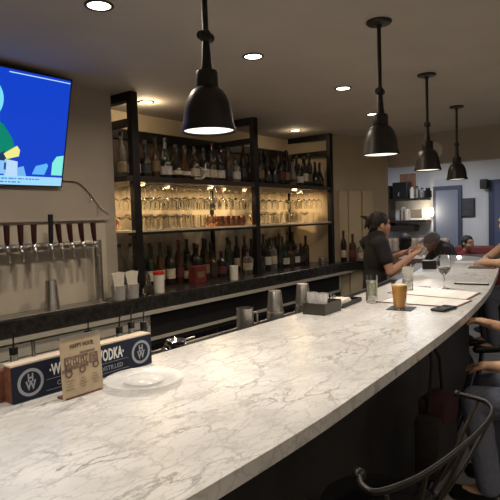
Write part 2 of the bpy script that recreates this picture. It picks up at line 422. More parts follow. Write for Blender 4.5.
# pendants
def make_pendant():
    t = thing('pendant_lamp', 'x', 'pendant lamp', (0, 0, CEIL), 0, 'bronze dome pendants over the bar')
    D = -(CEIL - 1.863)     # rim
    MB().lathe([(0, 0), (.058, 0), (.060, -.006), (.052, -.014), (.014, -.018), (.012, -.03), (0, -.03)], (0, 0, -.001), 28).build('canopy', M['pendant'], t)
    MB().tube([(0, 0, -.02), (0, 0, D + .29)], .0095, 12).build('stem', M['pendant'], t)
    MB().ell((0, 0, D + .295), (.019, .019, .021)).lathe([(0, .03), (.011, .03), (.016, .022), (.016, -.022), (.011, -.03), (0, -.03)], (0, 0, D + .293), 16, Matrix.Rotation(PI / 2, 4, 'Y')).build('swivel_joint', M['pendant'], t)
    MB().lathe([(0, .28), (.011, .28), (.0125, .265), (.016, .215), (.020, .19), (.033, .186), (.0355, .18), (.0355, .135), (.032, .128)], (0, 0, D), 28).build('socket_housing', M['pendant'], t)
    MB().lathe([(.03, .136), (.040, .133), (.052, .122), (.063, .104), (.071, .082), (.0765, .055), (.080, .022), (.087, .002), (.0875, -.004), (.082, -.003), (.077, .010), (.073, .05), (.067, .08), (.058, .103), (.045, .12), (.03, .128)], (0, 0, D), 40).build('shade', M['pendant'], t)
    MB().lathe([(0, .0), (.04, -.0005), (.079, .002)], (0, 0, D), 36).build('lens', M['lens'], t)
    return t, D
pen, PD = make_pendant()
plabs = ['dark bronze dome pendant nearest the camera, hanging over the near marble', 'dark bronze dome pendant above the pint of beer, second from the camera',
         'dark bronze dome pendant in front of the round wall disc, third from the camera', 'smallest and farthest dark bronze dome pendant over the bar end',
         'unseen dark bronze dome pendant added over the near bar end']  # last pendant is out of view, added to brighten the near marble
for i, (x, y) in enumerate([(1.265, 1.155), (2.375, 1.075), (3.48, 1.25), (4.70, 1.435), (.05, 1.15)]):
    o = pen if i == 0 else copy_tree(pen)
    o.location = (x, y, CEIL); o['label'] = plabs[i]
    l = area('pendant_bulb', (x, y, CEIL + PD - .008), .14, [3.9, 2.7, 2.3, 2.3, 6.0][i], (1, .91, .80), spread=math.radians(150))

# downlights
def make_down():
    t = thing('ceiling_downlight', 'x', 'ceiling light', (0, 0, CEIL), 0, 'round recessed ceiling downlights')
    MB().lathe([(.046, -.001), (.060, -.001), (.061, -.004), (.057, -.007), (.048, -.006), (.046, -.001)], (0, 0, 0), 30).build('trim_ring', M['pendant'], t)
    MB().lathe([(0, -.003), (.047, -.003)], (0, 0, 0), 30).build('diffuser', M['lamp'], t)
    return t
dn = make_down()
dl = [(1.394, 1.862, 'downlight above the television, closest to the camera'), (2.384, 1.826, 'downlight to the right of the nearest pendant'), (3.411, 1.821, 'downlight just left of the second pendant'),
      (2.708, 3.10, 'downlight over the shelving behind its left black post'), (4.68, 3.06, 'downlight over the shelving between middle and right posts')]
extra = [(4.473, 2.094, 'downlight partly behind the second pendant neck')]
for i, (x, y, lb) in enumerate(dl + extra):
    o = dn if i == 0 else copy_tree(dn)
    o.location = (x, y, CEIL); o['label'] = 'round recessed ' + lb
    pw = [7, 6, 4.5, 3.2, .9, 1.5][i]
    if i in (3, 4):                                   # point light lowered at these two, added so the ceiling around them glows
        pb = bpy.data.lights.new('downlight_bulb', 'POINT'); pb.energy = pw; pb.color = (1, .76, .48); pb.shadow_soft_size = .03
        ob = bpy.data.objects.new('downlight_bulb', pb); C.objects.link(ob); ob.location = (x, y, CEIL - .05)
    else: area('downlight_bulb', (x, y, CEIL - .012), .1, pw, (1, .84, .66), spread=math.radians(165))
# unseen downlights behind the camera, added to light the seating side floor
for x, y in [(-1.2, -.9), (1.2, -1.2), (3.6, -1.2)]:
    o = copy_tree(dn, (x, y, CEIL), label='unseen round downlight added over the guest side of the room')
    area('downlight_bulb', (x, y, CEIL - .012), .1, 12, (1, .85, .68), spread=math.radians(165))

# ------------------------------------------------------------------ television
tvh = .66; tvw = 1.12
tl = math.atan2(3.0 - 2.83, 2.445 - 1.81)
tv = thing('television', 'large wall television showing a sports broadcast on blue', 'television', (1.905 - tvw / 2, 3.0, 1.81))
TR = Matrix.Rotation(tl, 4, 'X')      # tilts the top forward
def tvpart(mb, name, m, parent=tv):
    o = mb.build(name, m, parent, smooth=False); o.matrix_local = TR if parent == tv else Matrix(); return o
tvpart(MB().box((0, .02, tvh / 2), (tvw, .035, tvh), bev=.004), 'casing', M['black_plastic'])
arm = MB().box((0, .0, .42), (.2, .02, .2)).box((0, .08, .40), (.05, .16, .05)).build('wall_bracket', M['black_plastic'], tv, smooth=False)
arm.location = (0, -.06, 0)
def em(name, col, s=1.): return mat(name, (.01, .01, .01), .6, emit=col, es=s, spec=.15)
scr = tvpart(MB().box((0, 0, tvh / 2), (tvw - .024, .002, tvh - .024)), 'screen', em('screen_blue', (.004, .045, .50), 1.0))
scr.matrix_local = TR @ Matrix.Translation((0, .0015, 0))
def shp(name, pts, col, s=1., dy=-.002):
    # pts: (distance from the right screen edge, height above the bottom edge)
    mb = MB(); vs = [mb.bm.verts.new((tvw / 2 - .012 - a, dy, b)) for a, b in pts]; mb.bm.faces.new(vs)
    return mb.build(name, em(name + '_glow', col, s), scr, smooth=False)
def ellp(cx, cz, rx, rz, n=24): return [(cx + rx * math.cos(2 * PI * i / n), cz + rz * math.sin(2 * PI * i / n)) for i in range(n)]
shp('head_shape', ellp(.475, .475, .075, .10), (.17, .62, .80))
shp('green_sleeve', [(.56, .40), (.46, .39), (.39, .345), (.34, .28), (.305, .20), (.34, .15), (.56, .14)], (.0, .20, .13))
shp('green_highlight', [(.56, .36), (.46, .34), (.42, .30), (.45, .29), (.56, .31)], (.02, .45, .30), dy=-.003)
shp('yellow_cuff', [(.38, .185), (.305, .235), (.285, .21), (.29, .175), (.36, .155)], (.75, .72, .22), dy=-.0035)
shp('navy_stripe', [(.40, .185), (.375, .20), (.36, .15), (.30, .135), (.32, .115), (.42, .12)], (.01, .03, .10), dy=-.003)
shp('hand_shape', [(.37, .155), (.295, .145), (.29, .06), (.37, .06)], (.42, .60, .80), dy=-.004)
shp('white_patch', [(.47, .20), (.435, .20), (.44, .15), (.47, .15)], (.75, .85, .9), dy=-.004)
shp('caption_panel', [(.56, .15), (.36, .145), (.36, .07), (.56, .07)], (.22, .48, .85), dy=-.005)
shp('caption_mark', [(.375, .135), (.362, .135), (.362, .095), (.375, .095)], (.03, .06, .2), dy=-.006)
shp('pale_shape', [(.255, .12), (.235, .06), (.29, .06), (.29, .11)], (.15, .40, .75))
shp('blue_blur', [(.20, .075), (.12, .075), (.10, .13), (.11, .145), (.18, .125)], (.10, .40, .80))
shp('green_blur', [(.075, .075), (.002, .075), (.002, .20), (.05, .19), (.075, .15)], (.20, .72, .62))
shp('ticker_bar', [(.56, .062), (.003, .062), (.003, .010), (.56, .010)], (.30, .60, .92), dy=-.006)
tk = MB()
random.seed(3)
for row, z in ((0, .046), (1, .026)):
    a = .16 if row == 0 else .28
    while a < .54:
        w = random.uniform(.006, .02); tk.box((tvw / 2 - .012 - a, -.0075, z), (w, .0005, .007)); a += w + .006
tk.build('ticker_marks', em('ticker_ink', (.06, .16, .45), 1), scr, smooth=False)
shp('top_highlight', [(.38, .635), (.004, .635), (.004, .630), (.38, .630)], (.45, .70, .95), dy=-.003)
# cable on the wall with clear bulbs
cb = thing('wall_cable', 'thin dark cable drooping from the television to the wall corner', 'cable', (2.1, 3.0, 1.6))
pts = [(1.80, 3.033, 1.87), (1.95, 3.03, 1.853), (2.04, 3.03, 1.845), (2.12, 3.03, 1.78), (2.2, 3.03, 1.69), (2.27, 3.03, 1.64)]
MB().tube([(x - 2.1, y - 3.0, z - 1.6) for x, y, z in [tuple(p) for p in spline(pts)]], .003, 6).build('cord', M['black_plastic'], cb)
for x, z in ((2.12, 1.775), (2.185, 1.70)):
    MB().lathe([(0, 0), (.006, -.002), (.006, -.02), (.009, -.035), (.008, -.05), (0, -.058)], (x - 2.1, .02, z - 1.6), 12).build('clear_bulb', M['glass'], cb)

# ------------------------------------------------------------------ taps
bt = thing('beer_tower', 'wall mounted row of eight beer taps on a steel pipe', 'beer taps', (1.6, 3.0, 1.07))
def T3(x, y, z): return (x - 1.6, y - 3.0, z - 1.07)
MB().box((T3(1.35, 3.03, 1.33)), (1.76, .014, .53)).build('backsplash', M['tile'], bt, smooth=False)
MB().box((T3(1.35, 3.018, 1.606)), (1.8, .04, .018), bev=.004).build('top_ledge', M['wall'], bt, smooth=False)
zp = lambda x: 1.45
MB().tube([T3(.9, 2.95, 1.45), T3(2.10, 2.95, 1.45)], .022, 14).build('pipe', M['steel'], bt)
MB().tube([T3(2.11, 2.95, 1.075), T3(2.11, 2.95, 1.47)], .024, 14).build('column', M['steel'], bt)
MB().lathe([(0, 0), (.04, 0), (.04, .008), (.024, .012), (0, .012)], T3(2.11, 2.95, 1.066), 18).build('flange', M['chrome'], bt)
MB().box(T3(1.39, 2.88, 1.071), (1.36, .13, .010), bev=.003).build('drip_tray', M['steel'], bt, smooth=False)
for i, x in enumerate([1.47, 1.55, 1.63, 1.735, 1.80, 1.875, 1.955, 2.045]):
    f = MB().tube([T3(x, 2.94, 1.45), T3(x, 2.90, 1.452), T3(x, 2.875, 1.44), T3(x, 2.865, 1.40), T3(x, 2.865, 1.375)], [.016, .015, .015, .011, .010], 12).ell(T3(x, 2.888, 1.45), (.021, .021, .024)).build('faucet', M['chrome'], bt)
    tall = i == 3
    z0 = 1.47; z1 = 1.585 if not tall else 1.64; y = 2.885
    tilt = .0 if tall else -.10 * (i > 3) - .03
    hm = M['black_plastic'] if tall else M['maroon']
    h = MB().tube([T3(x, y, z0 - .01), T3(x + tilt * .06, y - .004, z0 + .02), T3(x + tilt * .15, y - .012, z1)], [.009, .0145, .018 if not tall else .0155], 8).build('tap_handle', hm, f)
    if tall: h['label'] = 'taller black tap handle'
o = MB().lathe([(0, 0), (.030, 0), (.031, .004), (.044, .17), (.045, .174), (.041, .174), (.028, .01)], (0, 0, 0), 24).build('shaker_tin', M['steel'], loc=(1.715, 2.872, 1.077 + .174))
o.rotation_euler = (PI, 0, 0)
tag(o, 'steel shaker tin upside down on the drip tray below the taps', 'shaker', 'steel shakers')
# hanging taps lines on the splash
# ------------------------------------------------------------------ napkin cups
def napkin_cup(x, y, lab):
    t = thing('napkin_cup', lab, 'napkin holder', (x, y, 1.0655), 0, 'napkin cups by the taps')
    MB().lathe([(0, 0), (.042, 0), (.048, .095), (.045, .095), (.039, .005), (0, .005)], (0, 0, 0), 24).build('cup', M['speckle'], t)
    mb = MB(); rr = random.Random(int(x * 1000))
    for k in range(6):
        a = (k - 2.5) * .085
        mb.box((a * .13, (k % 3) * .018 - .018, .115), (.050, .008, .135), ry=a, rz=rr.uniform(-.3, .3))
    mb.build('napkins', M['napkin'], t, smooth=False)
    return t
napkin_cup(2.205, 2.875, 'speckled grey cup of folded napkins beside the tap column')
napkin_cup(2.31, 2.865, 'speckled grey cup of folded napkins next to the left black post')

# ------------------------------------------------------------------ glassware prototypes
def wineglass_up(scale=1.):
    return MB().lathe([(0, 0), (.032, 0), (.033, .002), (.006, .006), (.0035, .012), (.0035, .085), (.008, .092), (.028, .108), (.036, .135), (.034, .165), (.028, .19), (.0265, .19), (.032, .165), (.034, .135), (.026, .110), (.006, .096), (0, .095)], seg=14)
hang_me = wineglass_up().build('stemmed_glass', M['thin_glass'])
hang_me.rotation_euler = (PI, 0, 0)
first = True; num = ['first', 'second', 'third', 'fourth', 'fifth', 'sixth', 'seventh', 'eighth', 'ninth', 'tenth', 'eleventh', 'twelfth', 'thirteenth', 'fourteenth', 'fifteenth', 'sixteenth', 'seventeenth', 'eighteenth', 'nineteenth', 'twentieth']
rown = ['front', 'middle', 'back']
for bay, (x0, x1, n) in enumerate([(2.53, 3.70, 14), (3.92, 4.40, 6), (4.62, 5.02, 5)]):
    for r, v in enumerate((3.0, 3.15, 3.30)):
        if bay == 1 and r == 0: continue
        for k in range(n):
            x = x0 + (x1 - x0) * k / (n - 1) + random.uniform(-.006, .006)
            if abs(x - 4.5) < .08: continue
            o = hang_me if first else hang_me.copy()
            if not first: C.objects.link(o)
            first = False
            o.location = (x, v, 1.8615 - .0065)
            bn = ['left bay', 'right bay near cluster', 'right bay far cluster'][bay]
            tag(o, 'clear stemmed glass hanging upside down, %s in %s row, %s' % (num[k], rown[r], bn), 'wine glass', 'stemmed glasses hanging under the upper shelf')
tum = MB().lathe([(0, 0), (.028, 0), (.034, .10), (.032, .10), (.0265, .006), (0, .006)], seg=14).build('tumbler', M['thin_glass'])
coup = MB().lathe([(0, 0), (.03, 0), (.031, .002), (.005, .006), (.0035, .012), (.0035, .07), (.012, .076), (.038, .095), (.043, .115), (.041, .115), (.034, .097), (0, .08)], seg=14).build('coupe_glass', M['thin_glass'])
first_t = first_c = True
def place(proto, firstflag, loc, lab, cat, grp):
    o = proto if firstflag else proto.copy()
    if not firstflag: C.objects.link(o)
    o.location = loc; tag(o, lab, cat, grp); return o
for r, v in enumerate((2.98, 3.12, 3.27)):
    for k in range(9):
        x = 2.56 + k * .088 + (r % 2) * .03
        if r == 2: 
            place(coup, first_c, (x, v, 1.523), 'clear coupe glass in back row of the lit shelf, %s from left post' % num[k], 'coupe glass', 'coupe glasses on the lit shelf'); first_c = False
        else:
            place(tum, first_t, (x, v, 1.523), 'clear tumbler in %s row of the lit shelf, %s from left post' % (['front', 'middle'][r], num[k]), 'tumbler', 'tumblers on the lit shelf'); first_t = False
for r, v in enumerate((3.0, 3.16)):
    for k in range(9):
        x = 4.0 + k * .12
        if .0 < x - 4.0 < .01: pass
        place(tum if k % 3 else coup, False, (x, v, 1.523), 'clear %s on lit shelf, right bay %s row, %s from middle post' % ('tumbler' if k % 3 else 'coupe', ['front', 'back'][r], num[k]), 'tumbler' if k % 3 else 'coupe glass', 'glasses standing in the right bay')
mug = thing('copper_mug', 'x', 'mug', (3.4, 3.0, 1.523), 0, 'copper mugs on the lit shelf')
MB().lathe([(0, 0), (.034, 0), (.042, .02), (.044, .05), (.038, .085), (.035, .085), (.041, .05), (.038, .02), (0, .006)], seg=18).build('mug_body', M['copper'], mug)
MB().tube([tuple(p) for p in spline([(.038, 0, .07), (.062, 0, .068), (.068, 0, .045), (.058, 0, .025), (.040, 0, .022)], 4)], .004, 8).build('handle', M['copper'], mug)
ml = []
for k in range(6): ml.append((3.36 + k * .072 if k < 5 else 3.865, 2.985, 'front row of the left bay, %s from the left' % num[k] if k < 5 else 'just right of the middle post'))
for k in range(4): ml.append((3.39 + k * .085, 3.10, 'back row of the left bay, %s from the left' % num[k]))
ml += [(2.44 - .07, 3.14, 'left of the left black post, nearest the wall'), (2.50, 3.36, 'deep behind the left black post'), (2.42, 3.30, 'behind the nearest one left of the left post')]
for i, (x, y, w) in enumerate(ml):
    o = mug if i == 0 else copy_tree(mug)
    o.location = (x, y, 1.523); o.rotation_euler = (0, 0, random.uniform(0, 6)); o['label'] = 'copper mug on the lit shelf, ' + w

# ------------------------------------------------------------------ bottles
GL = {'amber': mat('amber_glass', (.07, .035, .018), .12, 0, .25, 1.45), 'green': mat('dark_green_glass', (.02, .035, .022), .12, 0, .3, 1.45),
      'clear': mat('clear_bottle_glass', (.55, .56, .52), .08, 0, .8, 1.45), 'brown': mat('dark_brown_glass', (.035, .02, .015), .12, 0, .3, 1.45), 'black': mat('black_glass', (.015, .013, .014), .1)}
LB = {'cream': mat('cream_label', (.48, .42, .31), .7, noise=.3, nscale=50), 'white': mat('white_label', (.52, .49, .45), .7, noise=.25, nscale=60), 'red': mat('dark_red_label', (.10, .02, .018), .6), 'gold': mat('gold_label', (.17, .11, .05), .5), 'black': mat('black_label', (.03, .03, .03), .5)}
SH = {'round': [(0, 0), (.036, 0), (.038, .004), (.038, .17), (.033, .195), (.016, .215), (.0135, .225), (.0135, .285), (0, .285)],
      'squat': [(0, 0), (.044, 0), (.046, .004), (.046, .12), (.040, .145), (.018, .16), (.015, .17), (.015, .205), (0, .205)],
      'tall': [(0, 0), (.031, 0), (.033, .004), (.032, .20), (.026, .235), (.013, .26), (.012, .325), (0, .325)],
      'flask': [(0, 0), (.030, 0), (.048, .03), (.045, .08), (.024, .15), (.014, .18), (.013, .245), (0, .245)]}
protos = {}
def bottle(shape, glass, lab):
    key = (shape, glass, lab)
    pr = SH[shape]; top = pr[-1][1]; rb = max(p[0] for p in pr)
    if key not in protos:
        t = thing('bottle', 'x', 'bottle', (0, 0, 0))
        MB().lathe(pr, seg=16).build('glass_body', GL[glass], t)
        MB().lathe([(0, top - .004), (.0165, top - .004), (.0165, top + .022), (0, top + .024)], seg=12).build('cap', LB['black'] if lab != 'red' else LB['red'], t)
        z0, z1 = (.05, .13) if shape != 'squat' else (.03, .095)
        if shape == 'flask': z0, z1 = .035, .065
        MB().lathe([(rb + .0008, z0), (rb + .0008, z1)], seg=16).build('paper_label', LB[lab], t)
        protos[key] = [t, False]
    p = protos[key]
    if not p[1]: p[1] = True; return p[0]
    return copy_tree(p[0])
gname = {'amber': 'amber', 'green': 'dark green', 'clear': 'clear', 'brown': 'dark brown', 'black': 'black'}
lname = {'cream': 'cream', 'white': 'white', 'red': 'red', 'gold': 'gold', 'black': 'black'}
random.seed(21)
def brow(xs, v, z, where, grp, shapes, gls, labs):
    for k, x in enumerate(xs):
        s = random.choice(shapes); g = random.choice(gls); l = random.choice(labs)
        o = bottle(s, g, l); o.location = (x, v + random.uniform(-.008, .008), z); o.rotation_euler = (0, 0, random.uniform(0, 6))
        adj = {'round': 'round', 'squat': 'squat', 'tall': 'tall', 'flask': 'waisted'}[s]
        o['label'] = '%s %s bottle with %s label, %s from left, %s' % (adj, gname[g], lname[l], num[k], where)
        o['category'] = 'bottle'; o['group'] = grp
G = list(gname); Lb = list(lname)
brow([2.50 + k * .104 for k in range(13)], 3.02, 1.901, 'front row, upper shelf left bay', 'bottles on the upper shelf', ['round', 'squat', 'tall', 'flask'], G, ['cream', 'white', 'gold', 'cream', 'black', 'white'])
brow([2.54 + k * .11 for k in range(12)], 3.2, 1.901, 'back row, upper shelf left bay', 'bottles on the upper shelf', ['round', 'tall'], G, Lb)
brow([3.90 + k * .108 for k in range(12)], 3.02, 1.901, 'front row, upper shelf right bay', 'bottles on the upper shelf', ['round', 'squat', 'tall', 'flask'], G, ['cream', 'white', 'gold', 'cream', 'black', 'red'])
brow([3.95 + k * .12 for k in range(10)], 3.2, 1.901, 'back row, upper shelf right bay', 'bottles on the upper shelf', ['round', 'tall'], G, Lb)
brow([2.36, 2.40], 3.3, 1.901, 'upper shelf left of the left post', 'bottles on the upper shelf', ['squat'], ['clear', 'amber'], ['white', 'cream']) if False else None
brow([2.64 + k * .104 for k in range(11)], 3.17, 1.066, 'front row, worktop left bay', 'bottles on the back worktop', ['round', 'tall', 'flask', 'squat'], ['brown', 'black', 'green', 'amber', 'clear'], ['black', 'gold', 'red', 'cream'])
brow([2.50 + k * .104 for k in range(12)], 3.36, 1.066, 'back row, worktop left bay', 'bottles on the back worktop', ['round', 'tall'], ['brown', 'black', 'green', 'clear'], Lb)
brow([3.92 + k * .104 for k in range(11)], 3.14, 1.066, 'front row, worktop right bay', 'bottles on the back worktop', ['round', 'tall', 'squat'], ['brown', 'black', 'green', 'amber', 'clear'], ['black', 'gold', 'white', 'cream'])
brow([3.90 + k * .11 for k in range(11)], 3.34, 1.066, 'back row, worktop right bay', 'bottles on the back worktop', ['round', 'tall'], ['brown', 'black', 'green'], Lb)
# bottles of the speed rail, with pour spouts
for i, (x, z, lb) in enumerate([(.885, 1.165, 'clear bottle with a black pour spout behind the left end of the vodka box'), (1.18, 1.17, 'bottle with black pour spout behind the printed card'), (1.325, 1.155, 'bottle with black pour spout behind the right half of the vodka box'),
                               (1.385, 1.165, 'bottle with black pour spout behind the round logo at the box end'), (1.45, 1.155, 'navy labelled bottle with pour spout at the right end of the bottle rail')]):
    t = thing('rail_bottle', lb, 'bottle', (x, 1.735, .8085), 0, 'bottles in the speed rail')
    k = (z - .8085) / .30
    MB().lathe([(r, zz * k) for r, zz in SH['round']], seg=16).build('glass_body', GL['clear'] if i < 4 else LB['black'], t)
    zt = .285 * k
    MB().lathe([(0, zt - .002), (.014, zt - .002), (.014, zt + .022), (0, zt + .022)], seg=12).tube([(0, 0, zt + .02), (0, -.002, zt + .05), (.004, -.006, zt + .075)], .0028, 8).build('pour_spout', M['black_plastic'], t)
    if i == 4: MB().lathe([(.0392, .1), (.0392, .19 * k)], seg=16).build('paper_label', M['navy'], t)

# ------------------------------------------------------------------ things on the back worktop
t = thing('red_topped_carton', 'white cylindrical carton with a red lid beside the left post', 'carton', (2.585, 2.90, 1.0655))
MB().lathe([(0, 0), (.036, 0), (.040, .13), (0, .13)], seg=24).build('body', M['plastic_white'], t)
MB().lathe([(0, .1295), (.0415, .1295), (.0415, .152), (.030, .156), (0, .156)], seg=24).build('lid', M['red_plastic'], t)
o = MB().lathe([(0, 0), (.036, 0), (.036, .12), (.034, .12), (.034, .005), (0, .005)], seg=24).build('white_cup', M['plastic_white'], loc=(3.43, 2.90, 1.0655)); tag(o, 'tall plain white cup on the back worktop left of the middle post', 'cup')
o = MB().lathe([(0, 0), (.04, 0), (.045, .04), (.042, .065), (.03, .075), (0, .078)], seg=20).build('steel_pot', M['steel'], loc=(5.0, 2.96, 1.0655)); tag(o, 'small round steel pot on worktop near the right post', 'pot')
t = thing('glass_decanter', 'cut glass decanter shining at the foot of the left post', 'decanter', (2.45, 2.86, 1.0655))
MB().lathe([(0, 0), (.035, 0), (.045, .02), (.042, .05), (.018, .075), (.013, .1), (.02, .11), (0, .112)], seg=10).build('body', M['glass'], t, smooth=False)
MB().ell((0, 0, .125), (.017, .017, .018), u=8, v=6).build('stopper', M['glass'], t, smooth=False)
t = thing('red_box', 'dark red box standing among bottles on the back worktop', 'box', (3.12, 3.03, 1.0655))
MB().box((0, 0, .07), (.13, .08, .14), bev=.003).build('body', mat('dark_red_card', (.13, .02, .018), .5), t, smooth=False)
MB().box((0, -.041, .07), (.08, .002, .05)).build('front_label', LB['gold'], t, smooth=False)
for i, (x, y, g, s, lb) in enumerate([(5.36, 2.78, 'amber', 'round', 'orange amber bottle just right of the shelving on the worktop end'), (5.47, 2.735, 'clear', 'squat', 'squat bottle at the far end of the back worktop'), (5.28, 2.85, 'brown', 'tall', 'tall dark bottle against the right shelving post')]):
    o = bottle(s, g, 'red' if i == 0 else 'cream'); o.location = (x, y, 1.066); o['label'] = lb; o['category'] = 'bottle'; o['group'] = 'bottles at the far worktop end'

# driftwood-like antler on the upper shelf
t = MB().tube([(0, 0, .006), (.04, 0, .02), (.07, 0, .06), (.06, 0, .10), (.065, 0, .13)], [.008, .009, .008, .006, .003], 8).tube([(.07, 0, .06), (.03, 0, .085), (.0, 0, .10)], [.007, .005, .003], 8).tube([(.0, 0, .006), (-.06, .0, .006)], [.009, .012], 8).build('antler', mat('bone', (.5, .45, .36), .6), loc=(3.12, 2.955, 1.904)); tag(t, 'small pale antler ornament on the upper shelf of the left bay', 'ornament')

# ------------------------------------------------------------------ vodka box
vb = thing('vodka_caddy', 'long wooden caddy box with navy vodka lettering and round logos', 'caddy', (.970, 1.451, 1.0805))
W, Dp, Hh = .505, .040, .106
MB().box((0, 0, Hh / 2), (W, Dp, Hh - .002), bev=.002).build('body', M['red_wood'], vb, smooth=False)
MB().box((0, 0, Hh + .0015), (W, Dp + .004, .005)).build('top_board', M['pale_wood'], vb, smooth=False)
MB().box((0, -Dp / 2 - .003, Hh / 2), (W, .005, Hh - .004)).build('front_panel', M['navy'], vb, smooth=False)
yy = -Dp / 2 - .0062
for s in (-1, 1):
    lg = MB()
    cx = -.198 if s < 0 else .205
    def ring(mb, cx, cz, r0, r1, n=32):
        a = [mb.bm.verts.new((cx + r0 * math.cos(2 * PI * i / n), yy, cz + r0 * math.sin(2 * PI * i / n))) for i in range(n)]
        b = [mb.bm.verts.new((cx + r1 * math.cos(2 * PI * i / n), yy, cz + r1 * math.sin(2 * PI * i / n))) for i in range(n)]
        for i in range(n): mb.bm.faces.new((a[i], a[(i + 1) % n], b[(i + 1) % n], b[i]))
    ring(lg, cx, .052, .031, .040)
    lo_ = lg.build('logo_ring', M['print_grey'], vb, smooth=False)
    text_mesh('logo_letter', 'H', .032, M['print_grey'], lo_, upright(cx, yy, .064), sx=.8, bold=.001)
    text_mesh('logo_letter', 'W', .036, M['print_grey'], lo_, upright(cx, yy, .042), sx=.8, bold=.001)
text_mesh('lettering', '·W', .046, M['print_white'], vb, upright(-.121, yy, .070), sx=.62, bold=.0012)
text_mesh('lettering', 'VODKA·', .052, M['print_white'], vb, upright(.082, yy, .070), sx=.52, bold=.0013)
text_mesh('small_lettering', 'CRAFT', .019, M['print_grey'], vb, upright(-.088, yy, .028))
text_mesh('small_lettering', 'DISTILLED', .020, M['print_grey'], vb, upright(.082, yy, .028))
MB().box((0, yy, .046), (.30, .0006, .001)).box((0, yy, .014), (.30, .0006, .001)).build('rule_lines', M['print_grey'], vb, smooth=False)

wt = thing('wooden_tray', 'reddish wooden tray standing behind the navy vodka box', 'tray', (.950, 1.490, 1.0805))
MB().box((0, 0, .005), (.60, .030, .010)).box((0, 0, .047), (.60, .026, .088), bev=.002).build('tray_body', M['red_wood'], wt, smooth=False)
# printed card on stand
cd = thing('menu_card', 'tan drinks card with a brown truck drawing standing before the vodka box', 'card', (.883, 1.335, 1.0805))
cd.rotation_euler = (math.radians(-2), 0, 0)
MB().box((0, 0, .088), (.134, .003, .176)).build('card_sheet', M['kraft'], cd, smooth=False)
MB().box((0, -.001, .176), (.138, .007, .007)).build('clip_bar', M['steel'], cd, smooth=False)
MB().box((0, .02, .003), (.12, .045, .005)).build('stand_foot', M['red_wood'], cd, smooth=False)
y2 = -.0021
text_mesh('title', 'HAPPY HOUR', .0165, M['kraft_ink'], cd, upright(.003, y2, .149), sx=.78, bold=.0005)
text_mesh('small_title', 'MON TO FRI', .0065, M['kraft_ink'], cd, upright(.003, y2, .163)) if False else None
tr = MB()
tr.box((-.018, y2, .102), (.078, .0006, .038)).box((.040, y2, .104), (.030, .0006, .030)).box((-.05, y2, .082), (.03, .0006, .01)).box((.02, y2, .126), (.05, .0006, .006))
tr.build('truck_drawing', mat('brown_wash', (.17, .11, .08), .8, noise=.6, nscale=130), cd, smooth=False)
def ring2(mb, cx, cz, r0, r1, y, n=20):
    a = [mb.bm.verts.new((cx + r0 * math.cos(2 * PI * i / n), y, cz + r0 * math.sin(2 * PI * i / n))) for i in range(n)]
    b = [mb.bm.verts.new((cx + r1 * math.cos(2 * PI * i / n), y, cz + r1 * math.sin(2 * PI * i / n))) for i in range(n)]
    for i in range(n): mb.bm.faces.new((a[i], a[(i + 1) % n], b[(i + 1) % n], b[i]))
wr = MB()
for cx, cz, r in ((-.045, .073, .012), (.0, .077, .011), (.046, .082, .011)): ring2(wr, cx, cz, r * .6, r, y2 - .001)
wr.build('wheel_drawing', M['kraft_ink'], cd, smooth=False)
hl = MB()
for i in range(9): hl.box((-.05 + i * .0085, y2 - .001, .105 + .003 * math.sin(i * 2)), (.004, .0006, .008 + .004 * (i % 3)))
hl.build('truck_highlights', M['kraft'], cd, smooth=False)
pt = MB()
for cx in (-.043, .0, .042):
    for r in range(4):
        pt.box((cx, y2, .052 - r * .008 + .004 * (cx > 0)), (.020 + .006 * ((r * 7 + int(cx * 1000)) % 3 - 1), .0005, .0028))
pt.build('price_lines', mat('faded_ink', (.28, .20, .14), .8), cd, smooth=False)

# ------------------------------------------------------------------ glass dish, mug, shakers, caddy
M['cloudy'] = mat('cloudy_clear_plastic', (.80, .80, .78), .18, alpha=.32, spec=.8)
t = thing('glass_platter', 'wide cloudy clear platter lying on the marble by the vodka box', 'platter', (1.055, 1.270, 1.0805))
MB().lathe([(0, 0), (.07, 0), (.09, .008), (.118, .016), (.121, .019), (.116, .020), (.088, .013), (.068, .005), (0, .005)], seg=40).build('dish', M['cloudy'], t)
MB().lathe([(.055, .006), (.062, .014), (.050, .022), (.02, .026), (0, .027), (0, .024), (.02, .023), (.048, .019), (.055, .012)], seg=32).build('inner_dome', M['cloudy'], t)
LZ = 1.0355
t = thing('steel_bowl_stack', 'small stack of shiny steel strainers on the ledge right of the vodka box', 'strainers', (1.50, 1.605, LZ))
for k in range(3):
    MB().lathe([(0, .0), (.03, 0), (.05 - k * .004, .02), (.053 - k * .004, .021), (.048 - k * .004, .022), (.028, .003), (0, .003)], (k * .006, 0, k * .014), 24).build('strainer', M['chrome'], t)
MB().tube([(.05, 0, .04), (.11, -.01, .045)], .004, 8).build('handle', M['steel'], t)
t = thing('steel_jug', 'short steel jug with side handle on the ledge', 'jug', (1.965, 1.60, LZ))
MB().lathe([(0, 0), (.042, 0), (.043, .004), (.040, .112), (.041, .115), (.038, .115), (.039, .006), (0, .006)], seg=28).build('body', M['steel'], t)
MB().tube([tuple(p) for p in spline([(.036, -.01, .085), (.064, -.02, .083), (.068, -.02, .05), (.075, -.024, .03)], 4)], .006, 8).build('handle', M['steel'], t)
def shaker(x, y, lab, h=.165):
    t = thing('cocktail_shaker', lab, 'shaker', (x, y, LZ), 0, 'steel shakers')
    MB().lathe([(0, 0), (.046, 0), (.047, .004), (.044, .05), (.0445, .054), (.034, h - .004), (.032, h), (0, h)], seg=28).build('tin', M['steel'], t)
    MB().lathe([(.0462, .046), (.0462, .056), (.043, .058)], seg=28).build('rolled_rim', M['chrome'], t)
    return t
shaker(2.235, 1.615, 'tall steel cocktail shaker upside down between jug and napkin caddy')
shaker(2.50, 1.612, 'tall steel cocktail shaker partly behind the left end of napkin caddy', .17)
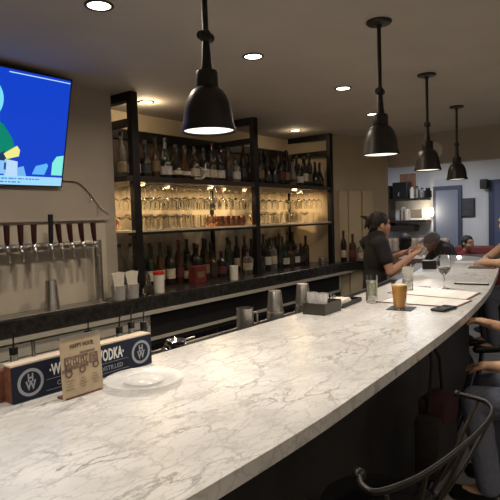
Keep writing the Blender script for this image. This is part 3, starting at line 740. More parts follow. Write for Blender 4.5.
# napkin caddy on bar
cx, cy = 2.385, 1.42
cd2 = thing('bar_caddy', 'dark rectangular bar caddy at the back edge of the marble', 'caddy', (cx, cy, 1.0805), math.radians(3))
wv, dv, hv = .185, .125, .058
MB().box((0, 0, .003), (wv, dv, .006)).box((0, -dv / 2, hv / 2), (wv, .005, hv)).box((0, dv / 2, hv / 2), (wv, .005, hv)).box((-wv / 2, 0, hv / 2), (.005, dv, hv)).box((wv / 2, 0, hv / 2), (.005, dv, hv)).box((.02, 0, hv / 2), (.004, dv, hv)).build('bin', mat('dark_olive_plastic', (.05, .046, .036), .35), cd2, smooth=False)
for k in range(2):
    t = MB().lathe([(0, 0), (.024, 0), (.030, .10), (.028, .10), (.023, .006), (0, .006)], seg=16).build('tumbler', M['cloudy'], loc=(cx - .045 + k * .032 * 0 - .0 + k * .0, cy, 1.087))
    if k: t.location = (cx - .043, cy + .032, 1.087)
    else: t.location = (cx - .047, cy - .03, 1.087)
    tag(t, ['clear glass standing in the dark caddy, nearer the camera', 'clear glass standing in the dark caddy, nearer the back worktop'][k], 'glass', 'glasses in the caddy')
sb = MB(); random.seed(5)
for k in range(26):
    x = .03 + random.random() * .055; y = (random.random() - .5) * .1
    sb.tube([(x, y, .008), (x + random.uniform(-.006, .006), y, .085)], .0022, 6)
o = sb.build('straws', M['thin_glass'], loc=(cx, cy, 1.0805)); o.rotation_euler = (0, 0, math.radians(3)); tag(o, 'bunch of clear straws in the dark bar caddy', 'straws', kind='stuff')
# napkin tray beyond the caddy
nt_ = thing('napkin_tray', 'low dark tray with a stack of beverage napkins beside the caddy', 'tray', (2.66, 1.44, 1.0805), math.radians(5))
MB().box((0, 0, .004), (.27, .10, .008)).box((0, -.05, .012), (.27, .004, .022)).box((0, .05, .012), (.27, .004, .022)).box((.135, 0, .012), (.004, .104, .022)).build('tray', M['black_plastic'], nt_, smooth=False)
o = MB().box((0, 0, .012), (.12, .088, .024), bev=.002).box((.003, .002, .028), (.118, .086, .006), rz=.08).build('napkin_stack', M['napkin'], loc=(2.60, 1.435, 1.089), smooth=False); o.rotation_euler = (0, 0, .08); tag(o, 'stack of tan cocktail napkins on the low dark tray', 'napkins')

# ------------------------------------------------------------------ drinks and papers
M['water'] = mat('clear_water', (.82, .84, .80), .05, alpha=.22)
def water(x, y, h, lab, full, lime):
    t = thing('water_glass', lab, 'glass', (x, y, 1.0805), 0, 'tall water glasses')
    MB().lathe([(0, 0), (.031, 0), (.032, .003), (.034, h), (.032, h), (.0298, .010), (0, .010)], seg=28).build('glass_wall', M['thin_glass'], t)
    MB().lathe([(0, .0105), (.0295, .0105), (.0305, h * full), (0, h * full)], seg=28).build('water', M['water'], t)
    mb = MB(); random.seed(int(x * 100))
    for k in range(5): mb.box((random.uniform(-.012, .012), random.uniform(-.012, .012), .03 + k * h * full * .17), (.02, .02, .02), rz=random.random() * 3, rx=random.random(), bev=.003)
    mb.build('ice_cubes', M['ice'], t, smooth=False)
    if lime:
        MB().lathe([(0, -.001), (.019, -.001), (.019, .002), (0, .002)], (0, -.010, h * .45), 16, Matrix.Rotation(1.3, 4, 'X')).lathe([(0, -.001), (.017, -.001), (.017, .002), (0, .002)], (.008, -.006, h * .65), 16, Matrix.Rotation(1.1, 4, 'X')).build('cucumber_slice', M['lime'], t)
    else:
        MB().lathe([(.0325, h * .45), (.0345, h * .92)], seg=28).build('frosted_band', mat('frosted_band', (.75, .74, .70), .6, alpha=.75), t)
    return t
water(2.775, 1.325, .158, 'tall water glass with green garnish behind the beer', .8, True)
water(3.31, 1.325, .170, 'tall water glass with a frosted upper half farther along the bar', .55, False)
o = MB().box((0, 0, .0015), (.13, .13, .003), bev=.001).build('coaster', mat('dark_slate', (.04, .038, .036), .6), loc=(2.665, 1.105, 1.0805), smooth=False); o.rotation_euler = (0, 0, .15); tag(o, 'square dark slate coaster below the pint of beer', 'coaster')
t = thing('pint_glass', 'pint glass of hazy orange beer standing on the slate coaster', 'beer', (2.645, 1.105, 1.0838))
MB().lathe([(0, 0), (.030, 0), (.031, .003), (.043, .150), (.0415, .150), (.0293, .010), (0, .010)], seg=30).build('glass_wall', M['glass'], t)
MB().lathe([(0, .0105), (.0290, .0105), (.0398, .122), (0, .122)], seg=30).build('beer', M['beer'], t)
MB().lathe([(0, .1222), (.0398, .1222), (.0402, .128), (0, .128)], seg=30).build('foam', M['foam'], t)
t = thing('wine_glass', 'stemmed glass a third full of red wine on the marble', 'wine glass', (3.50, 1.155, 1.0805))
MB().lathe([(0, 0), (.036, 0), (.037, .002), (.008, .006), (.004, .014), (.004, .085), (.010, .094), (.034, .112), (.045, .145), (.043, .185), (.035, .222), (.0338, .222), (.0415, .185), (.0435, .145), (.032, .114), (.008, .097), (0, .096)], seg=30).build('bowl_and_stem', M['glass'], t)
MB().lathe([(0, .0975), (.008, .0985), (.0312, .1155), (.0415, .140), (0, .140)], seg=30).build('red_wine', M['wine'], t)
def sheet(name, lab, pts, z, m, th=.0035):
    cx = sum(p[0] for p in pts) / 4; cy = sum(p[1] for p in pts) / 4
    t = thing(name, lab, 'menu', (cx, cy, z), 0, 'menu boards on the bar')
    q = [(p[0] - cx, p[1] - cy) for p in pts]
    MB().prism([(a * 1.0, b * 1.0) for a, b in q], 0, th).build('board', M['red_wood'], t, smooth=False)
    MB().prism([(a * .94, b * .95) for a, b in q], th + .0003, th + .0013).build('paper', M['white_paper'], t, smooth=False)
    mb = MB()
    A = Vector(q[0]); Bv = Vector(q[1]); D_ = Vector(q[3])
    for r in range(9):
        for c in range(3):
            s = .08 + c * .3; f = .10 + r * .092
            p = A + (Bv - A) * (s + .11) + (D_ - A) * f; e = (Bv - A)
            mb.box((p.x, p.y, th + .0016), (e.length * .17, .0014, .0003), rz=math.atan2(e.y, e.x))
    mb.build('text_lines', mat('pale_grey_print', (.45, .43, .40), .8), t, smooth=False)
sheet('menu_board', 'white menu sheet on thin brown board nearest the phone', [(2.80, 1.30), (2.82, .87), (3.08, .86), (3.13, 1.30)], 1.0805, None)
sheet('menu_board', 'white menu sheet on brown board lying beyond the other menu', [(3.16, 1.40), (3.09, .89), (3.40, .90), (3.52, 1.40)], 1.0805, None)
t = thing('mobile_phone', 'black mobile phone lying face up near the bar edge', 'phone', (2.735, .905, 1.0805), math.radians(82))
MB().box((0, 0, .007), (.075, .150, .013), bev=.005).build('case', M['black_plastic'], t, smooth=False)
MB().box((0, 0, .0142), (.063, .135, .001)).build('screen', M['black_gloss'], t, smooth=False)
t = thing('check_folder', 'slim dark check folder lying beyond the menus', 'folder', (3.79, 1.065, 1.0805), math.radians(100))
MB().box((0, 0, .005), (.22, .06, .008), bev=.002).build('cover', M['black_plastic'], t, smooth=False)
MB().box((0, 0, .0098), (.205, .035, .001)).build('paper_slip', M['napkin'], t, smooth=False)
t = MB().lathe([(0, 0), (.045, 0), (.045, .004), (0, .004)], seg=24).build('round_coaster', M['black_plastic'], loc=(3.42, 1.19, 1.0805)); t.location = (3.50, 1.29, 1.0805); tag(t, 'round black coaster beside the wine glass', 'coaster')
t = thing('paper_menu', 'white paper menu lying at the far end of the bar', 'menu', (5.5, 1.55, 1.0805), math.radians(105))
MB().box((0, 0, .001), (.30, .26, .002)).build('sheet', M['white_paper'], t, smooth=False)
t = thing('dark_clipboard', 'dark clipboard at the bar edge before the tattooed guest', 'clipboard', (4.95, 1.30, 1.0805), math.radians(100))
MB().box((0, 0, .003), (.22, .16, .005), bev=.001).build('board', M['brown_leather'], t, smooth=False)
MB().box((-.09, 0, .009), (.02, .07, .006)).build('clip', M['steel'], t, smooth=False)
t = thing('garnish_box', 'black garnish box at the back edge of the bar beyond the bartender hands', 'box', (4.72, 1.685, 1.0805), math.radians(-75))
MB().box((0, 0, .035), (.12, .10, .07), bev=.003).build('box_body', M['black_plastic'], t, smooth=False)
MB().box((0, 0, .073), (.125, .105, .006), bev=.002).build('lid', M['black_plastic'], t, smooth=False)
t = thing('tea_candle', 'tiny glowing candle cup at the far end of the bar', 'candle', (5.95, 1.80, 1.0805))
MB().lathe([(0, 0), (.025, 0), (.03, .035), (.028, .035), (.024, .004), (0, .004)], seg=14).build('cup', M['glass'], t)
MB().lathe([(0, .005), (.022, .005), (.022, .02), (0, .02)], seg=12).build('wax', M['lamp'], t)

# ------------------------------------------------------------------ people
def bake(mb, name, m, parent, voxel, smooth_it=2, mats=None, disp=None):
    o = mb.build(name, m, None)
    md = o.modifiers.new('r', 'REMESH'); md.mode = 'VOXEL'; md.voxel_size = voxel; md.use_smooth_shade = True
    if disp:
        tx = bpy.data.textures.new(name + '_tex', 'CLOUDS'); tx.noise_scale = disp[1]
        d_ = o.modifiers.new('d', 'DISPLACE'); d_.texture = tx; d_.strength = disp[0]; d_.mid_level = .5
    s_ = o.modifiers.new('s', 'SMOOTH'); s_.iterations = smooth_it; s_.factor = .5
    bpy.context.view_layer.update()
    dg = bpy.context.evaluated_depsgraph_get()
    me = bpy.data.meshes.new_from_object(o.evaluated_get(dg))
    old = o.data; bpy.data.objects.remove(o); bpy.data.meshes.remove(old)
    me.name = name
    n = bpy.data.objects.new(name, me); C.objects.link(n); n.parent = parent
    for p in me.polygons: p.use_smooth = True
    return n
def add_head(mb, hc, fwd, s=1.):
    """hc head centre; fwd unit facing vector"""
    f = Vector(fwd).normalized(); up = Vector((0, 0, 1)); l = up.cross(f).normalized(); up = f.cross(l)
    R = Matrix((f, l, up)).transposed().to_4x4()
    P = lambda x, y, z: Vector(hc) + R @ (Vector((x, y, z)) * s)
    mb.ell(P(-.012, 0, .022), (.095 * s, .074 * s, .088 * s), R)          # cranium
    mb.ell(P(.030, 0, -.030), (.058 * s, .058 * s, .075 * s), R)          # face
    mb.ell(P(.048, 0, -.088), (.028 * s, .032 * s, .022 * s), R)          # chin
    mb.cap(P(.082, 0, .014), P(.097, 0, -.020), .008 * s, .011 * s)       # nose
    mb.ell(P(.074, 0, .034), (.018 * s, .05 * s, .012 * s), R)            # brow
    for k in (-1, 1):
        mb.ell(P(.058, k * .040, -.030), (.026 * s, .022 * s, .022 * s), R)   # cheeks
        mb.ell(P(-.005, k * .078, -.012), (.018 * s, .010 * s, .032 * s), R)  # ears
    mb.ell(P(.083, 0, -.058), (.012 * s, .026 * s, .012 * s), R)
    return P, R
def face_bits(P, R, parent, s=1.):
    mb = MB()
    for k in (-1, 1): mb.ell(P(.083, k * .030, .012), (.006 * s, .012 * s, .006 * s), R, 10, 8)
    mb.build('eyes', M['eye'], parent)
    MB().ell(P(.094, 0, -.053), (.004 * s, .020 * s, .004 * s), R, 10, 8).ell(P(.093, 0, -.061), (.005 * s, .017 * s, .005 * s), R, 10, 8).build('lips', M['lips'], parent)
def add_hand(mb, w, d, palm_n, curl=.6, side=1, s=1., r=.0085):
    """w wrist, d direction, palm_n palm normal; five separate curled fingers"""
    w = Vector(w); d = Vector(d).normalized(); n = Vector(palm_n); n = (n - d * n.dot(d)).normalized(); a = d.cross(n) * side
    c = w + d * .045 * s
    R = Matrix((d, a, n)).transposed().to_4x4()
    mb.ell(c, (.050 * s, .040 * s, .017 * s), R)
    mb.cap(w, c, .024 * s, .022 * s)
    for k, (off, L) in enumerate([(-.030, .068), (-.010, .078), (.011, .072), (.030, .056)]):
        p = w + d * (.082 * s) + a * off * s; ang = curl * .6; q = p
        mb.cap(w + d * .05 * s + a * off * .8 * s, p, .012 * s, r * 1.1)
        for j, fr in enumerate((.45, .32, .23)):
            dd = d * math.cos(ang) + n * math.sin(ang) + a * off * 1.5
            q2 = q + dd.normalized() * L * fr * s
            mb.cap(q, q2, r * (1.05 - .1 * j), r * (.95 - .1 * j)); q = q2; ang += curl
    p = w + d * .022 * s - a * .028 * s
    p1 = p + (d * .6 - a * .75 + n * .3).normalized() * .034 * s
    p2 = p1 + (d * .9 - a * .2 + n * .5).normalized() * .028 * s
    p3 = p2 + (d * .9 + a * .1 + n * .6).normalized() * .022 * s
    mb.cap(p, p1, .015 * s, .011 * s); mb.cap(p1, p2, .011 * s, .010 * s); mb.cap(p2, p3, .010 * s, .008 * s)
def make_person(lab, base, face, J, skin, top, bottom, hairfn=None, voxel=.008, group=None, sleeve=.55, look=None, hands=True, palm=(0, 0, -1), curls=(.6, .6), sleeveless=False, hs=1., slim=1.):
    """J joints in the person's frame: x forward, y left, z up (origin on the floor below the pelvis)"""
    t = thing('person', lab, 'person', base, 0, group)
    f = Vector((math.cos(face), math.sin(face), 0)); l = Vector((-f.y, f.x, 0))
    W = lambda p: f * p[0] + l * p[1] + Vector((0, 0, p[2]))
    j = {k: W(v) for k, v in J.items()}
    V = voxel
    mb = MB()
    lk = W(look) if look else f
    P, R = add_head(mb, j['head'], lk, hs)
    mb.cap(j['neck'] + (j['neck'] - j['head']) * .1, j['head'] + (j['neck'] - j['head']) * .35, .058, .050)
    lm = l
    Rt = Matrix((f, l, Vector((0, 0, 1)))).transposed().to_4x4()
    def torso(mb, e=0.):
        for k, (w, dp) in enumerate([(.155, .105), (.142, .100), (.158, .105), (.125, .085)]):
            s0 = j['pelvis'].lerp(j['neck'], (0.02, .32, .66, .90)[k])
            mb.ell(s0, (dp * slim + e, w * slim + e, .17 if k < 3 else .075), Rt)
        mb.cap(j['pelvis'], j['neck'], .10 + e, .07 + e)
        for s in ('l', 'r'): mb.cap(j['neck'] - Vector((0, 0, .035)), j['sh_' + s], .055 + e, .052 + e)
    torso(mb)
    for s in ('l', 'r'):
        mb.cap(j['sh_' + s], j['el_' + s], .048, .036); mb.cap(j['el_' + s], j['wr_' + s], .038, .025)
        if hands: add_hand(mb, j['wr_' + s], j['wr_' + s] - j['el_' + s] if ('ha_' + s) not in j else j['ha_' + s] - j['wr_' + s], palm, curls[0] if s == 'l' else curls[1], 1 if s == 'r' else -1)
        mb.cap(j['pelvis'] + (j['hip_' + s] - j['pelvis']) * .6, j['hip_' + s], .09, .085)
        mb.cap(j['hip_' + s], j['kn_' + s], .082, .055); mb.cap(j['kn_' + s], j['an_' + s], .054, .034)
        mb.cap(j['an_' + s], j['an_' + s] + f * .13 - Vector((0, 0, .035)), .036, .028)
    body = bake(mb, 'body', skin, t, V)
    if voxel < .012: face_bits(P, R, t, hs)
    # shirt
    mb = MB(); torso(mb, .012)
    if not sleeveless:
        for s in ('l', 'r'):
            e = j['sh_' + s].lerp(j['el_' + s], min(1, sleeve))
            mb.cap(j['sh_' + s], e, .062, .058)
            if sleeve > 1: mb.cap(j['el_' + s], j['el_' + s].lerp(j['wr_' + s], sleeve - 1), .05, .04)
    bake(mb, 'shirt', top, t, V, 8, disp=(.004, .08))
    mb = MB()
    mb.ell(j['pelvis'], (.128, .178, .12), Rt)
    for s in ('l', 'r'):
        mb.cap(j['pelvis'] + (j['hip_' + s] - j['pelvis']) * .6, j['hip_' + s], .102, .098)
        mb.cap(j['hip_' + s], j['kn_' + s], .096, .068); mb.cap(j['kn_' + s], j['an_' + s] + Vector((0, 0, .03)), .068, .056)
    bake(mb, 'trousers', bottom, t, V, disp=(.008, .07))
    for s in ('l', 'r'):
        a = j['an_' + s]
        MB().cap(a - f * .03 - Vector((0, 0, .03)), a + f * .15 - Vector((0, 0, .045)), .044, .038).build('shoe', M['black_plastic'], t)
    if hairfn: hairfn(t, P, R, V)
    return t, P, R
def hair_bun(t, P, R, V):
    mb = MB()
    mb.ell(P(-.020, 0, .040), (.090, .079, .082), R)
    mb.ell(P(.036, 0, .080), (.030, .048, .022), R)
    mb.ell(P(-.065, 0, -.010), (.048, .058, .055), R)
    mb.cap(P(-.10, 0, .055), P(-.155, .01, .080), .026, .012)            # tied tail at the crown
    mb.cap(P(-.15, 0, .078), P(-.185, .01, .085), .010, .004)
    mb.cap(P(-.12, 0, .05), P(-.145, .0, -.025), .018, .008)
    mb.cap(P(-.09, -.03, -.01), P(-.115, -.03, -.065), .018, .006)
    bake(mb, 'hair', M['hair'], t, min(V, .0065), 1, disp=(.007, .02))
def hair_short(t, P, R, V):
    mb = MB(); mb.ell(P(-.022, 0, .034), (.098, .083, .092), R); mb.ell(P(-.06, 0, -.02), (.052, .066, .065), R)
    bake(mb, 'hair', M['hair'], t, min(V, .010), 1, disp=(.012, .03))
def hair_long(t, P, R, V):
    mb = MB(); mb.ell(P(-.02, 0, .03), (.105, .092, .098), R); mb.ell(P(-.05, 0, -.05), (.07, .09, .10), R); mb.ell(P(-.05, 0, -.14), (.05, .085, .08), R)
    bake(mb, 'hair', M['hair'], t, min(V, .012), 1, disp=(.015, .03))
def hair_cap(t, P, R, V):
    mb = MB(); mb.ell(P(-.02, 0, .035), (.105, .088, .085), R); mb.cap(P(.06, 0, .06), P(.14, 0, .045), .02, .008); mb.ell(P(.10, 0, .05), (.06, .06, .008), R)
    bake(mb, 'cap', M['cap_grey'], t, min(V, .012), 1)
STAND = dict(pelvis=(0, 0, .86), hip_l=(0, .09, .82), hip_r=(0, -.09, .82), kn_l=(.02, .10, .46), kn_r=(.02, -.10, .46), an_l=(-.02, .11, .09), an_r=(-.02, -.11, .09))
# bartender
J = dict(STAND); J.update(neck=(.02, 0, 1.385), head=(.055, 0, 1.492), sh_l=(.0, .165, 1.335), sh_r=(.0, -.165, 1.335),
    el_l=(.10, .22, 1.13), wr_l=(.32, .12, 1.235), ha_l=(.42, .06, 1.26), el_r=(.05, -.23, 1.105), wr_r=(.28, -.13, 1.225), ha_r=(.38, -.07, 1.27))
make_person('bartender in black t-shirt with dark hair in a bun, working behind the bar', (4.22, 1.985, 0), math.radians(-44), J, M['skin'], M['black_cloth'], M['black_cloth'], hair_bun, .0065, palm=(0, .3, 1), curls=(.5, .5), hs=.92, slim=.86)
fb = Vector((math.cos(math.radians(-44)), math.sin(math.radians(-44)), 0)); lbv = Vector((-fb.y, fb.x, 0))
q = Vector((4.22, 1.985, 0)) + fb * .42 + lbv * -.0 + Vector((0, 0, 1.245))
t = MB().lathe([(0, -.03), (.028, -.03), (.034, .05), (.032, .052), (.026, -.024), (0, -.024)], seg=18).build('mixing_tin', M['steel'], loc=q); tag(t, 'small steel mixing tin held in the bartender hands', 'tin')
t.rotation_euler = (.4, .3, 0)
# guest at far bar edge, elbow on the bar
SIT = dict(pelvis=(0, 0, .80), hip_l=(.02, .09, .79), hip_r=(.02, -.09, .79), kn_l=(.42, .13, .80), kn_r=(.42, -.13, .80), an_l=(.38, .13, .36), an_r=(.38, -.13, .36))
J = dict(SIT); J.update(neck=(.16, 0, 1.33), head=(.22, .03, 1.475), sh_l=(.16, .18, 1.28), sh_r=(.16, -.18, 1.28),
    el_l=(.36, .30, 1.125), wr_l=(.46, .08, 1.115), ha_l=(.47, -.02, 1.115), el_r=(.36, -.20, 1.125), wr_r=(.42, -.02, 1.13), ha_r=(.42, .08, 1.13))
make_person('guest in a slate blue tank top leaning elbows on the far bar edge', (5.42, .97, 0), math.radians(118), J, M['skin_light'], M['slate_cloth'], M['denim'], hair_short, .009, sleeveless=True, look=(.9, .25, -.15), palm=(0, 0, -1), curls=(.25, .25))
# guest near, mostly outside the frame
J = dict(SIT); J.update(pelvis=(0, 0, .72), hip_l=(.02, .09, .71), hip_r=(.02, -.09, .71), kn_l=(.42, .14, .70), kn_r=(.42, -.12, .70), an_l=(.36, .14, .28), an_r=(.36, -.12, .28),
    neck=(.06, 0, 1.27), head=(.10, 0, 1.42), sh_l=(.05, .19, 1.20), sh_r=(.05, -.19, 1.20),
    el_l=(.12, .26, .93), wr_l=(.36, .10, .86), ha_l=(.46, .03, .845), el_r=(.24, -.24, .95), wr_r=(.44, -.20, 1.0), ha_r=(.52, -.14, 1.03))
make_person('guest in blue jeans seated at the right with hands resting over the lap', (2.68, .28, 0), math.radians(90), J, M['skin_light'], M['charcoal'], M['denim'], hair_short, .008, palm=(0, 0, -1), curls=(.4, .5))
def stool(x, y, rz, lab, zs=.70, back=True):
    t = thing('bar_stool', lab, 'bar stool', (x, y, 0), rz, 'black bentwood bar stools')
    MB().lathe([(0, zs - .03), (.17, zs - .03), (.19, zs - .015), (.185, zs), (.15, zs + .012), (0, zs + .008)], seg=28).build('seat', M['black_gloss'], t)
    for a in (45, 135, 225, 315):
        c, s = math.cos(math.radians(a)), math.sin(math.radians(a))
        MB().tube([(c * .14, s * .14, zs - .02), (c * .20, s * .20, .35), (c * .235, s * .235, .004)], [.016, .014, .012], 10).build('leg', M['dark_wood'], t)
    MB().tube([(.205 * math.cos(k * PI / 12), .205 * math.sin(k * PI / 12), .28) for k in range(24)], .010, 8, closed=True).build('foot_ring', M['dark_steel'], t)
    return t
stool(2.68, .28, 0, 'dark bar stool carrying the guest in blue jeans at the right', .60)
stool(7.35, 2.98, 0, 'low dark stool under the guest in the plum top', .50)
stool(5.42, .97, 0, 'dark bar stool carrying the guest in the slate blue top', .68)
# the empty bentwood stool in front
s0 = stool(1.47, .68, 0, 'empty black bentwood bar stool with curved back rail, close to the camera', .70)
rail = [(1.14, .585, .95), (1.095, .555, .95), (1.086, .515, .95), (1.156, .479, .95), (1.237, .456, .95), (1.37, .436, .95), (1.542, .421, .95), (1.686, .422, .95), (1.775, .438, .95), (1.83, .475, .95), (1.85, .53, .95), (1.855, .57, .95)]
rp = [tuple(p) for p in spline([(x - 1.47, y - .68, z) for x, y, z in rail], 5)]
MB().tube(rp, .008, 12).ell(rp[0], (.017, .017, .015)).ell(rp[-1], (.014, .014, .013)).build('back_rail', mat('dark_lacquer', (.014, .012, .011), .38, spec=.35), s0)
for (x, y, z) in [(1.10, .50, .945), (1.237, .456, .945), (1.46, .428, .945), (1.69, .422, .945), (1.845, .50, .945)]:
    bx = 1.47 + (x - 1.47) * .42; by = .68 + (y - .68) * .55
    MB().tube([(x - 1.47, y - .68, z), ((x + bx) / 2 - 1.47, (y + by) / 2 - .68 - .01, .83), (bx - 1.47, by - .68, .70)], .0065, 8).build('spindle', M['dark_wood'], s0)
# bag hanging below the bar
t = thing('hanging_bag', 'dim dark red and grey bag hanging from a hook under the bar', 'bag', (2.30, .80, .45))
bagm = mat('dark_bag_cloth', (.022, .019, .019), .9, noise=.2, nscale=60)
MB().box((0, 0, .12), (.26, .12, .28), bev=.03).build('bag_body', bagm, t)
MB().box((.02, -.005, .27), (.2, .13, .12), bev=.03).build('bag_flap', M['plum_cloth'], t)
MB().tube([(-.09, 0, .28), (-.05, .0, .48), (0, .03, .585), (.05, 0, .48), (.09, 0, .28)], .007, 8).build('strap', M['black_cloth'], t)
MB().tube([(0, .03, .59), (0, .05, .57), (0, .13, .57)], .005, 6).build('hook', M['steel'], t)

# ------------------------------------------------------------------ room beyond
def far(x, v, z): return (x, v, z)
# wall shelf unit
su = thing('wall_shelf', 'dark two tier wall shelf in the far room beside the glowing sconce', 'wall shelf', (8.98, 3.5, 1.35))
MB().box((-.14, -.02, .47), (.26, .62, .035)).build('shelf_board', M['dark_wood'], su, smooth=False)
MB().box((-.14, -.02, .10), (.26, .62, .035)).build('shelf_board', M['dark_wood'], su, smooth=False)
MB().box((-.14, .14, -.02), (.26, .52, .10)).build('lower_box', M['dark_wood'], su, smooth=False)
MB().box((-.14, .33, .36), (.26, .06, .72)).build('side_panel', M['dark_wood'], su, smooth=False)
t = thing('coffee_machine', 'black coffee machine with steel spout at the left end of the far wall shelf', 'coffee machine', (8.83, 3.72, 1.84 - .002))
t.location = (8.83, 3.62, 1.838)
MB().box((0, 0, .14), (.22, .26, .28), bev=.01).build('housing', M['black_plastic'], t, smooth=False)
MB().tube([(-.10, 0, .12), (-.14, 0, .10), (-.14, 0, .04)], .012, 8).build('spout', M['chrome'], t)
lbb = [('white', .035, .20, 'tall white bottle'), ('steel', .04, .18, 'steel canister'), ('glass', .035, .15, 'clear jar'), ('black', .06, .14, 'round black jar')]
for i, (mm, r, h, nm) in enumerate(lbb):
    m_ = {'white': M['plastic_white'], 'steel': M['steel'], 'glass': M['thin_glass'], 'black': M['black_gloss']}[mm]
    t = thing('jar', nm + ' standing on the upper board of the far wall shelf', 'jar', (8.82, 3.44 - i * .088 - (.01 if i == 3 else 0), 1.8385))
    MB().lathe([(0, 0), (r, 0), (r, h * .8), (r * .6, h * .88), (r * .6, h), (0, h)], seg=16).build('body', m_, t)
    MB().lathe([(0, h - .002), (r * .65, h - .002), (r * .65, h + .02), (0, h + .02)], seg=12).build('lid', M['black_plastic'], t)
for i in range(5):
    col = [(.5, .48, .42), (.08, .07, .07), (.4, .38, .34), (.25, .1, .07), (.5, .5, .48)][i]; hh = .16 + .03 * (i % 3)
    t = thing('book', ['cream', 'black', 'grey', 'rust', 'white'][i] + ' book standing upright on the lower board of the far shelf', 'book', (8.83, 3.66 - i * .032, 1.4685), 0, 'books on the far wall shelf')
    MB().box((0, 0, hh / 2), (.14, .028, hh), bev=.002).build('cover', mat('book_cover_%d' % i, col, .7), t, smooth=False)
    MB().box((.0, 0, hh / 2 + .002), (.134, .020, hh - .002)).build('pages', M['white_paper'], t, smooth=False)
t = thing('picture_card', 'cream open card propped on the lower board of the far shelf', 'card', (8.80, 3.36, 1.4685))
MB().box((0, 0, .09), (.01, .20, .18), ry=-.15).build('card', M['kraft'], t, smooth=False)
MB().box((.02, 0, .08), (.008, .20, .16), ry=.25).build('prop', M['white_paper'], t, smooth=False)
t = thing('framed_print', 'rust coloured framed print above the coffee machine', 'picture', (8.985, 3.57, 1.98))
MB().box((0, 0, .15), (.02, .33, .32)).build('frame', M['white_trim'], t, smooth=False)
MB().box((-.012, 0, .15), (.004, .29, .28)).build('print', M['sepia'], t, smooth=False)
t = thing('wall_sconce', 'small glowing sconce at the right end of the far shelf', 'wall lamp', (8.98, 3.15, 1.60))
MB().box((0, 0, .0), (.03, .06, .10)).build('backplate', M['steel'], t, smooth=False)
MB().lathe([(0, -.08), (.035, -.07), (.045, 0), (.03, .07), (0, .075)], (-.06, 0, 0), 16).build('shade', M['sconce'], t)
pl = bpy.data.lights.new('sconce_bulb', 'POINT'); pl.energy = 4; pl.color = (1, .82, .55); pl.shadow_soft_size = .04
o = bpy.data.objects.new('sconce_bulb', pl); C.objects.link(o); o.location = (8.80, 3.15, 1.60)
# door, picture, speaker, window of the far wall
dr = MB().box((0, 0, 1.01), (.05, .46, 2.02)).build('door_1', M['blue_paint'], loc=(8.98, 2.90, 0), smooth=False); struct(dr)
MB().box((-.028, 0, 1.12), (.01, .36, 1.66)).build('door_pane', M['blue_pale'], dr, smooth=False)
MB().ell((-.05, -.19, .98), (.02, .02, .02)).build('door_handle', M['steel'], dr)
t = thing('dark_notice_board', 'square dark picture on the far wall right of the blue door', 'picture', (8.985, 2.575, 1.50))
MB().box((0, 0, .15), (.025, .215, .30)).build('frame', M['black_plastic'], t, smooth=False)
MB().box((-.014, 0, .15), (.004, .185, .27)).build('print', mat('dark_print', (.05, .055, .065), .6, noise=.4, nscale=12), t, smooth=False)
t = thing('wall_speaker', 'small black loudspeaker mounted high on the far wall', 'speaker', (8.98, 2.30, 1.92))
MB().box((-.08, 0, .09), (.11, .11, .15), bev=.01).build('cabinet', M['black_plastic'], t, smooth=False)
MB().box((-.01, 0, .09), (.03, .03, .06)).build('bracket', M['dark_steel'], t, smooth=False)
wn = MB().box((0, 0, 0), (.05, 1.1, 1.25)).build('window_1', M['blue_paint'], loc=(8.98, 1.70, 1.45), smooth=False); struct(wn)
for k in range(2): MB().box((-.028, (k - .5) * .5, 0), (.008, .42, 1.12)).build('window_pane', M['night_glass'], wn, smooth=False)
MB().lathe([(0, 0), (.10, 0), (.10, .012), (.094, .016), (0, .016)], seg=32, mt=Matrix.Rotation(-PI / 2, 4, 'Y')).build('round_disc', M['white_trim'], loc=(6.018, 2.09, 2.28))
tag(bpy.data.objects['round_disc'], 'round pale disc on the dropped header behind the third pendant', 'wall disc')
# track light
t = thing('spot_lamp', 'small spotlight glowing under the far room ceiling', 'spotlight', (7.6, 2.12, CEIL))
MB().tube([(0, 0, 0), (0, 0, -.06)], .012, 8).lathe([(0, 0), (.03, -.01), (.035, -.06), (.03, -.062)], (0, 0, -.06), 16).build('housing', M['white_trim'], t)
MB().ell((0, 0, -.125), (.028, .028, .02)).build('bulb', M['lamp'], t)
# booth bench with tufted back
bb = thing('booth_bench', 'tufted beige leather booth bench along the far wall below the shelf', 'bench', (8.3, 3.46, 0))
mb = MB()
for k in range(14): mb.cap((0.22, -.68 + k * .105, .62), (.22, -.68 + k * .105, 1.12), .07, .06)
mb.box((.24, 0, .8), (.12, 1.46, .74), bev=.03)
mb.build('tufted_back', M['leather'], bb)
MB().box((0, 0, .42), (.55, 1.5, .14), bev=.04).build('seat_cushion', M['leather'], bb)
MB().box((.05, 0, .17), (.5, 1.5, .34)).build('base', M['dark_wood'], bb, smooth=False)
hb = thing('serving_station', 'beige counter block in the gap behind the bartender hands', 'counter', (6.75, 2.62, 0), math.radians(12))
MB().box((0, 0, .46), (.4, .62, .92)).build('body', M['wall_tan'], hb, smooth=False)
MB().box((0, 0, .97), (.46, .68, .10), bev=.04).build('padded_top', M['leather'], hb)
rb = thing('red_booth', 'dark red leather booth at the far right under the window wall', 'booth', (8.3, 1.98, -.001))
MB().box((.2, 0, .55), (.16, 1.3, 1.02), bev=.04).build('back_cushion', mat('dark_red_leather', (.16, .025, .02), .5), rb)
MB().box((-.1, 0, .40), (.5, 1.3, .14), bev=.04).build('seat_cushion', mat('red_leather', (.16, .025, .02), .5), rb)
MB().box((-.05, 0, .17), (.5, 1.3, .33)).build('base', M['dark_wood'], rb, smooth=False)
ft = thing('dining_table', 'dark dining table with pale edge before the red booth', 'table', (7.42, 1.80, 0))
MB().box((0, 0, .98), (.5, .9, .03), bev=.005).build('tabletop', M['dark_wood'], ft, smooth=False)
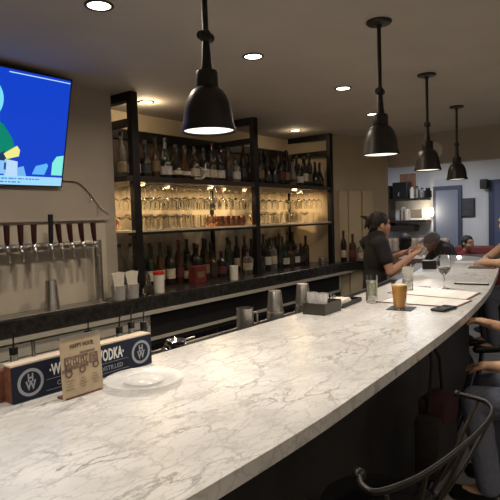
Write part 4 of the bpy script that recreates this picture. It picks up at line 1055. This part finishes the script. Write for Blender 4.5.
MB().lathe([(.03, 0.02), (.03, .965)], seg=14).lathe([(0, 0), (.25, 0), (.25, .015), (.03, .03)], seg=24).build('pedestal', M['dark_steel'], ft)
# distant guests
SITL = dict(pelvis=(0, 0, .58), hip_l=(.02, .09, .57), hip_r=(.02, -.09, .57), kn_l=(.42, .13, .56), kn_r=(.42, -.13, .56), an_l=(.40, .13, .12), an_r=(.40, -.13, .12))
J = dict(SITL); J.update(neck=(.05, 0, 1.06), head=(.10, 0, 1.215), sh_l=(.03, .18, 1.02), sh_r=(.03, -.18, 1.02), el_l=(.18, .24, .80), wr_l=(.38, .12, .82), el_r=(.18, -.24, .80), wr_r=(.38, -.12, .82))
make_person('distant guest in a red top seated in the red booth', (8.15, 2.40, -.10), math.radians(235), J, M['skin'], M['red_cloth'], M['charcoal'], hair_short, .016, sleeve=1.3, hands=False)
make_person('distant guest with dark hair and plum top behind the bartender hands', (7.35, 2.98, -.04), math.radians(20), J, M['skin'], M['plum_cloth'], M['charcoal'], hair_long, .016, sleeve=1.4, hands=False)
J2 = dict(STAND); J2.update(pelvis=(0, 0, .84), neck=(.20, 0, 1.17), head=(.31, 0, 1.225), sh_l=(.18, .18, 1.13), sh_r=(.18, -.18, 1.13), el_l=(.32, .22, .92), wr_l=(.5, .12, .90), el_r=(.32, -.22, .92), wr_r=(.5, -.12, .90))
make_person('distant guest in grey cap and dark clothes bending forward', (6.62, 2.03, .0), math.radians(128), J2, M['skin_pink'], M['charcoal'], M['charcoal'], hair_cap, .016, sleeve=1.5, hands=False, look=(1, 0, -.35))
# far room light
area('far_room_light', (7.6, 3.0, CEIL - .02), .7, 20, (.93, .95, 1))
area('far_room_light', (7.5, .9, CEIL - .02), .6, 12, (.95, .95, 1))

# ------------------------------------------------------------------ world, camera, view
w = bpy.data.worlds.new('world'); bpy.context.scene.world = w; w.use_nodes = True
w.node_tree.nodes['Background'].inputs[0].default_value = (.9, .8, .7, 1); w.node_tree.nodes['Background'].inputs[1].default_value = .02
A, Pp, Rr = [math.radians(v) for v in (38.40, 3.40, -1.74)]
fw = Vector((math.cos(A) * math.cos(Pp), math.sin(A) * math.cos(Pp), -math.sin(Pp)))
r0 = Vector((math.sin(A), -math.cos(A), 0)); u0 = Vector((math.cos(A) * math.sin(Pp), math.sin(A) * math.sin(Pp), math.cos(Pp)))
rt = r0 * math.cos(Rr) + u0 * math.sin(Rr); up = -r0 * math.sin(Rr) + u0 * math.cos(Rr)
cam = bpy.data.cameras.new('camera'); co = bpy.data.objects.new('camera', cam); C.objects.link(co)
co.matrix_world = Matrix.Translation((0, 0, H)) @ Matrix((rt, up, -fw)).transposed().to_4x4()
cam.sensor_width = 36; cam.lens = 36 * 530 / 500; cam.clip_start = .02
bpy.context.scene.camera = co
vs = bpy.context.scene.view_settings
vs.view_transform = 'Standard'; vs.look = 'None'; vs.exposure = 0.25; vs.gamma = 1; vs.use_curve_mapping = False
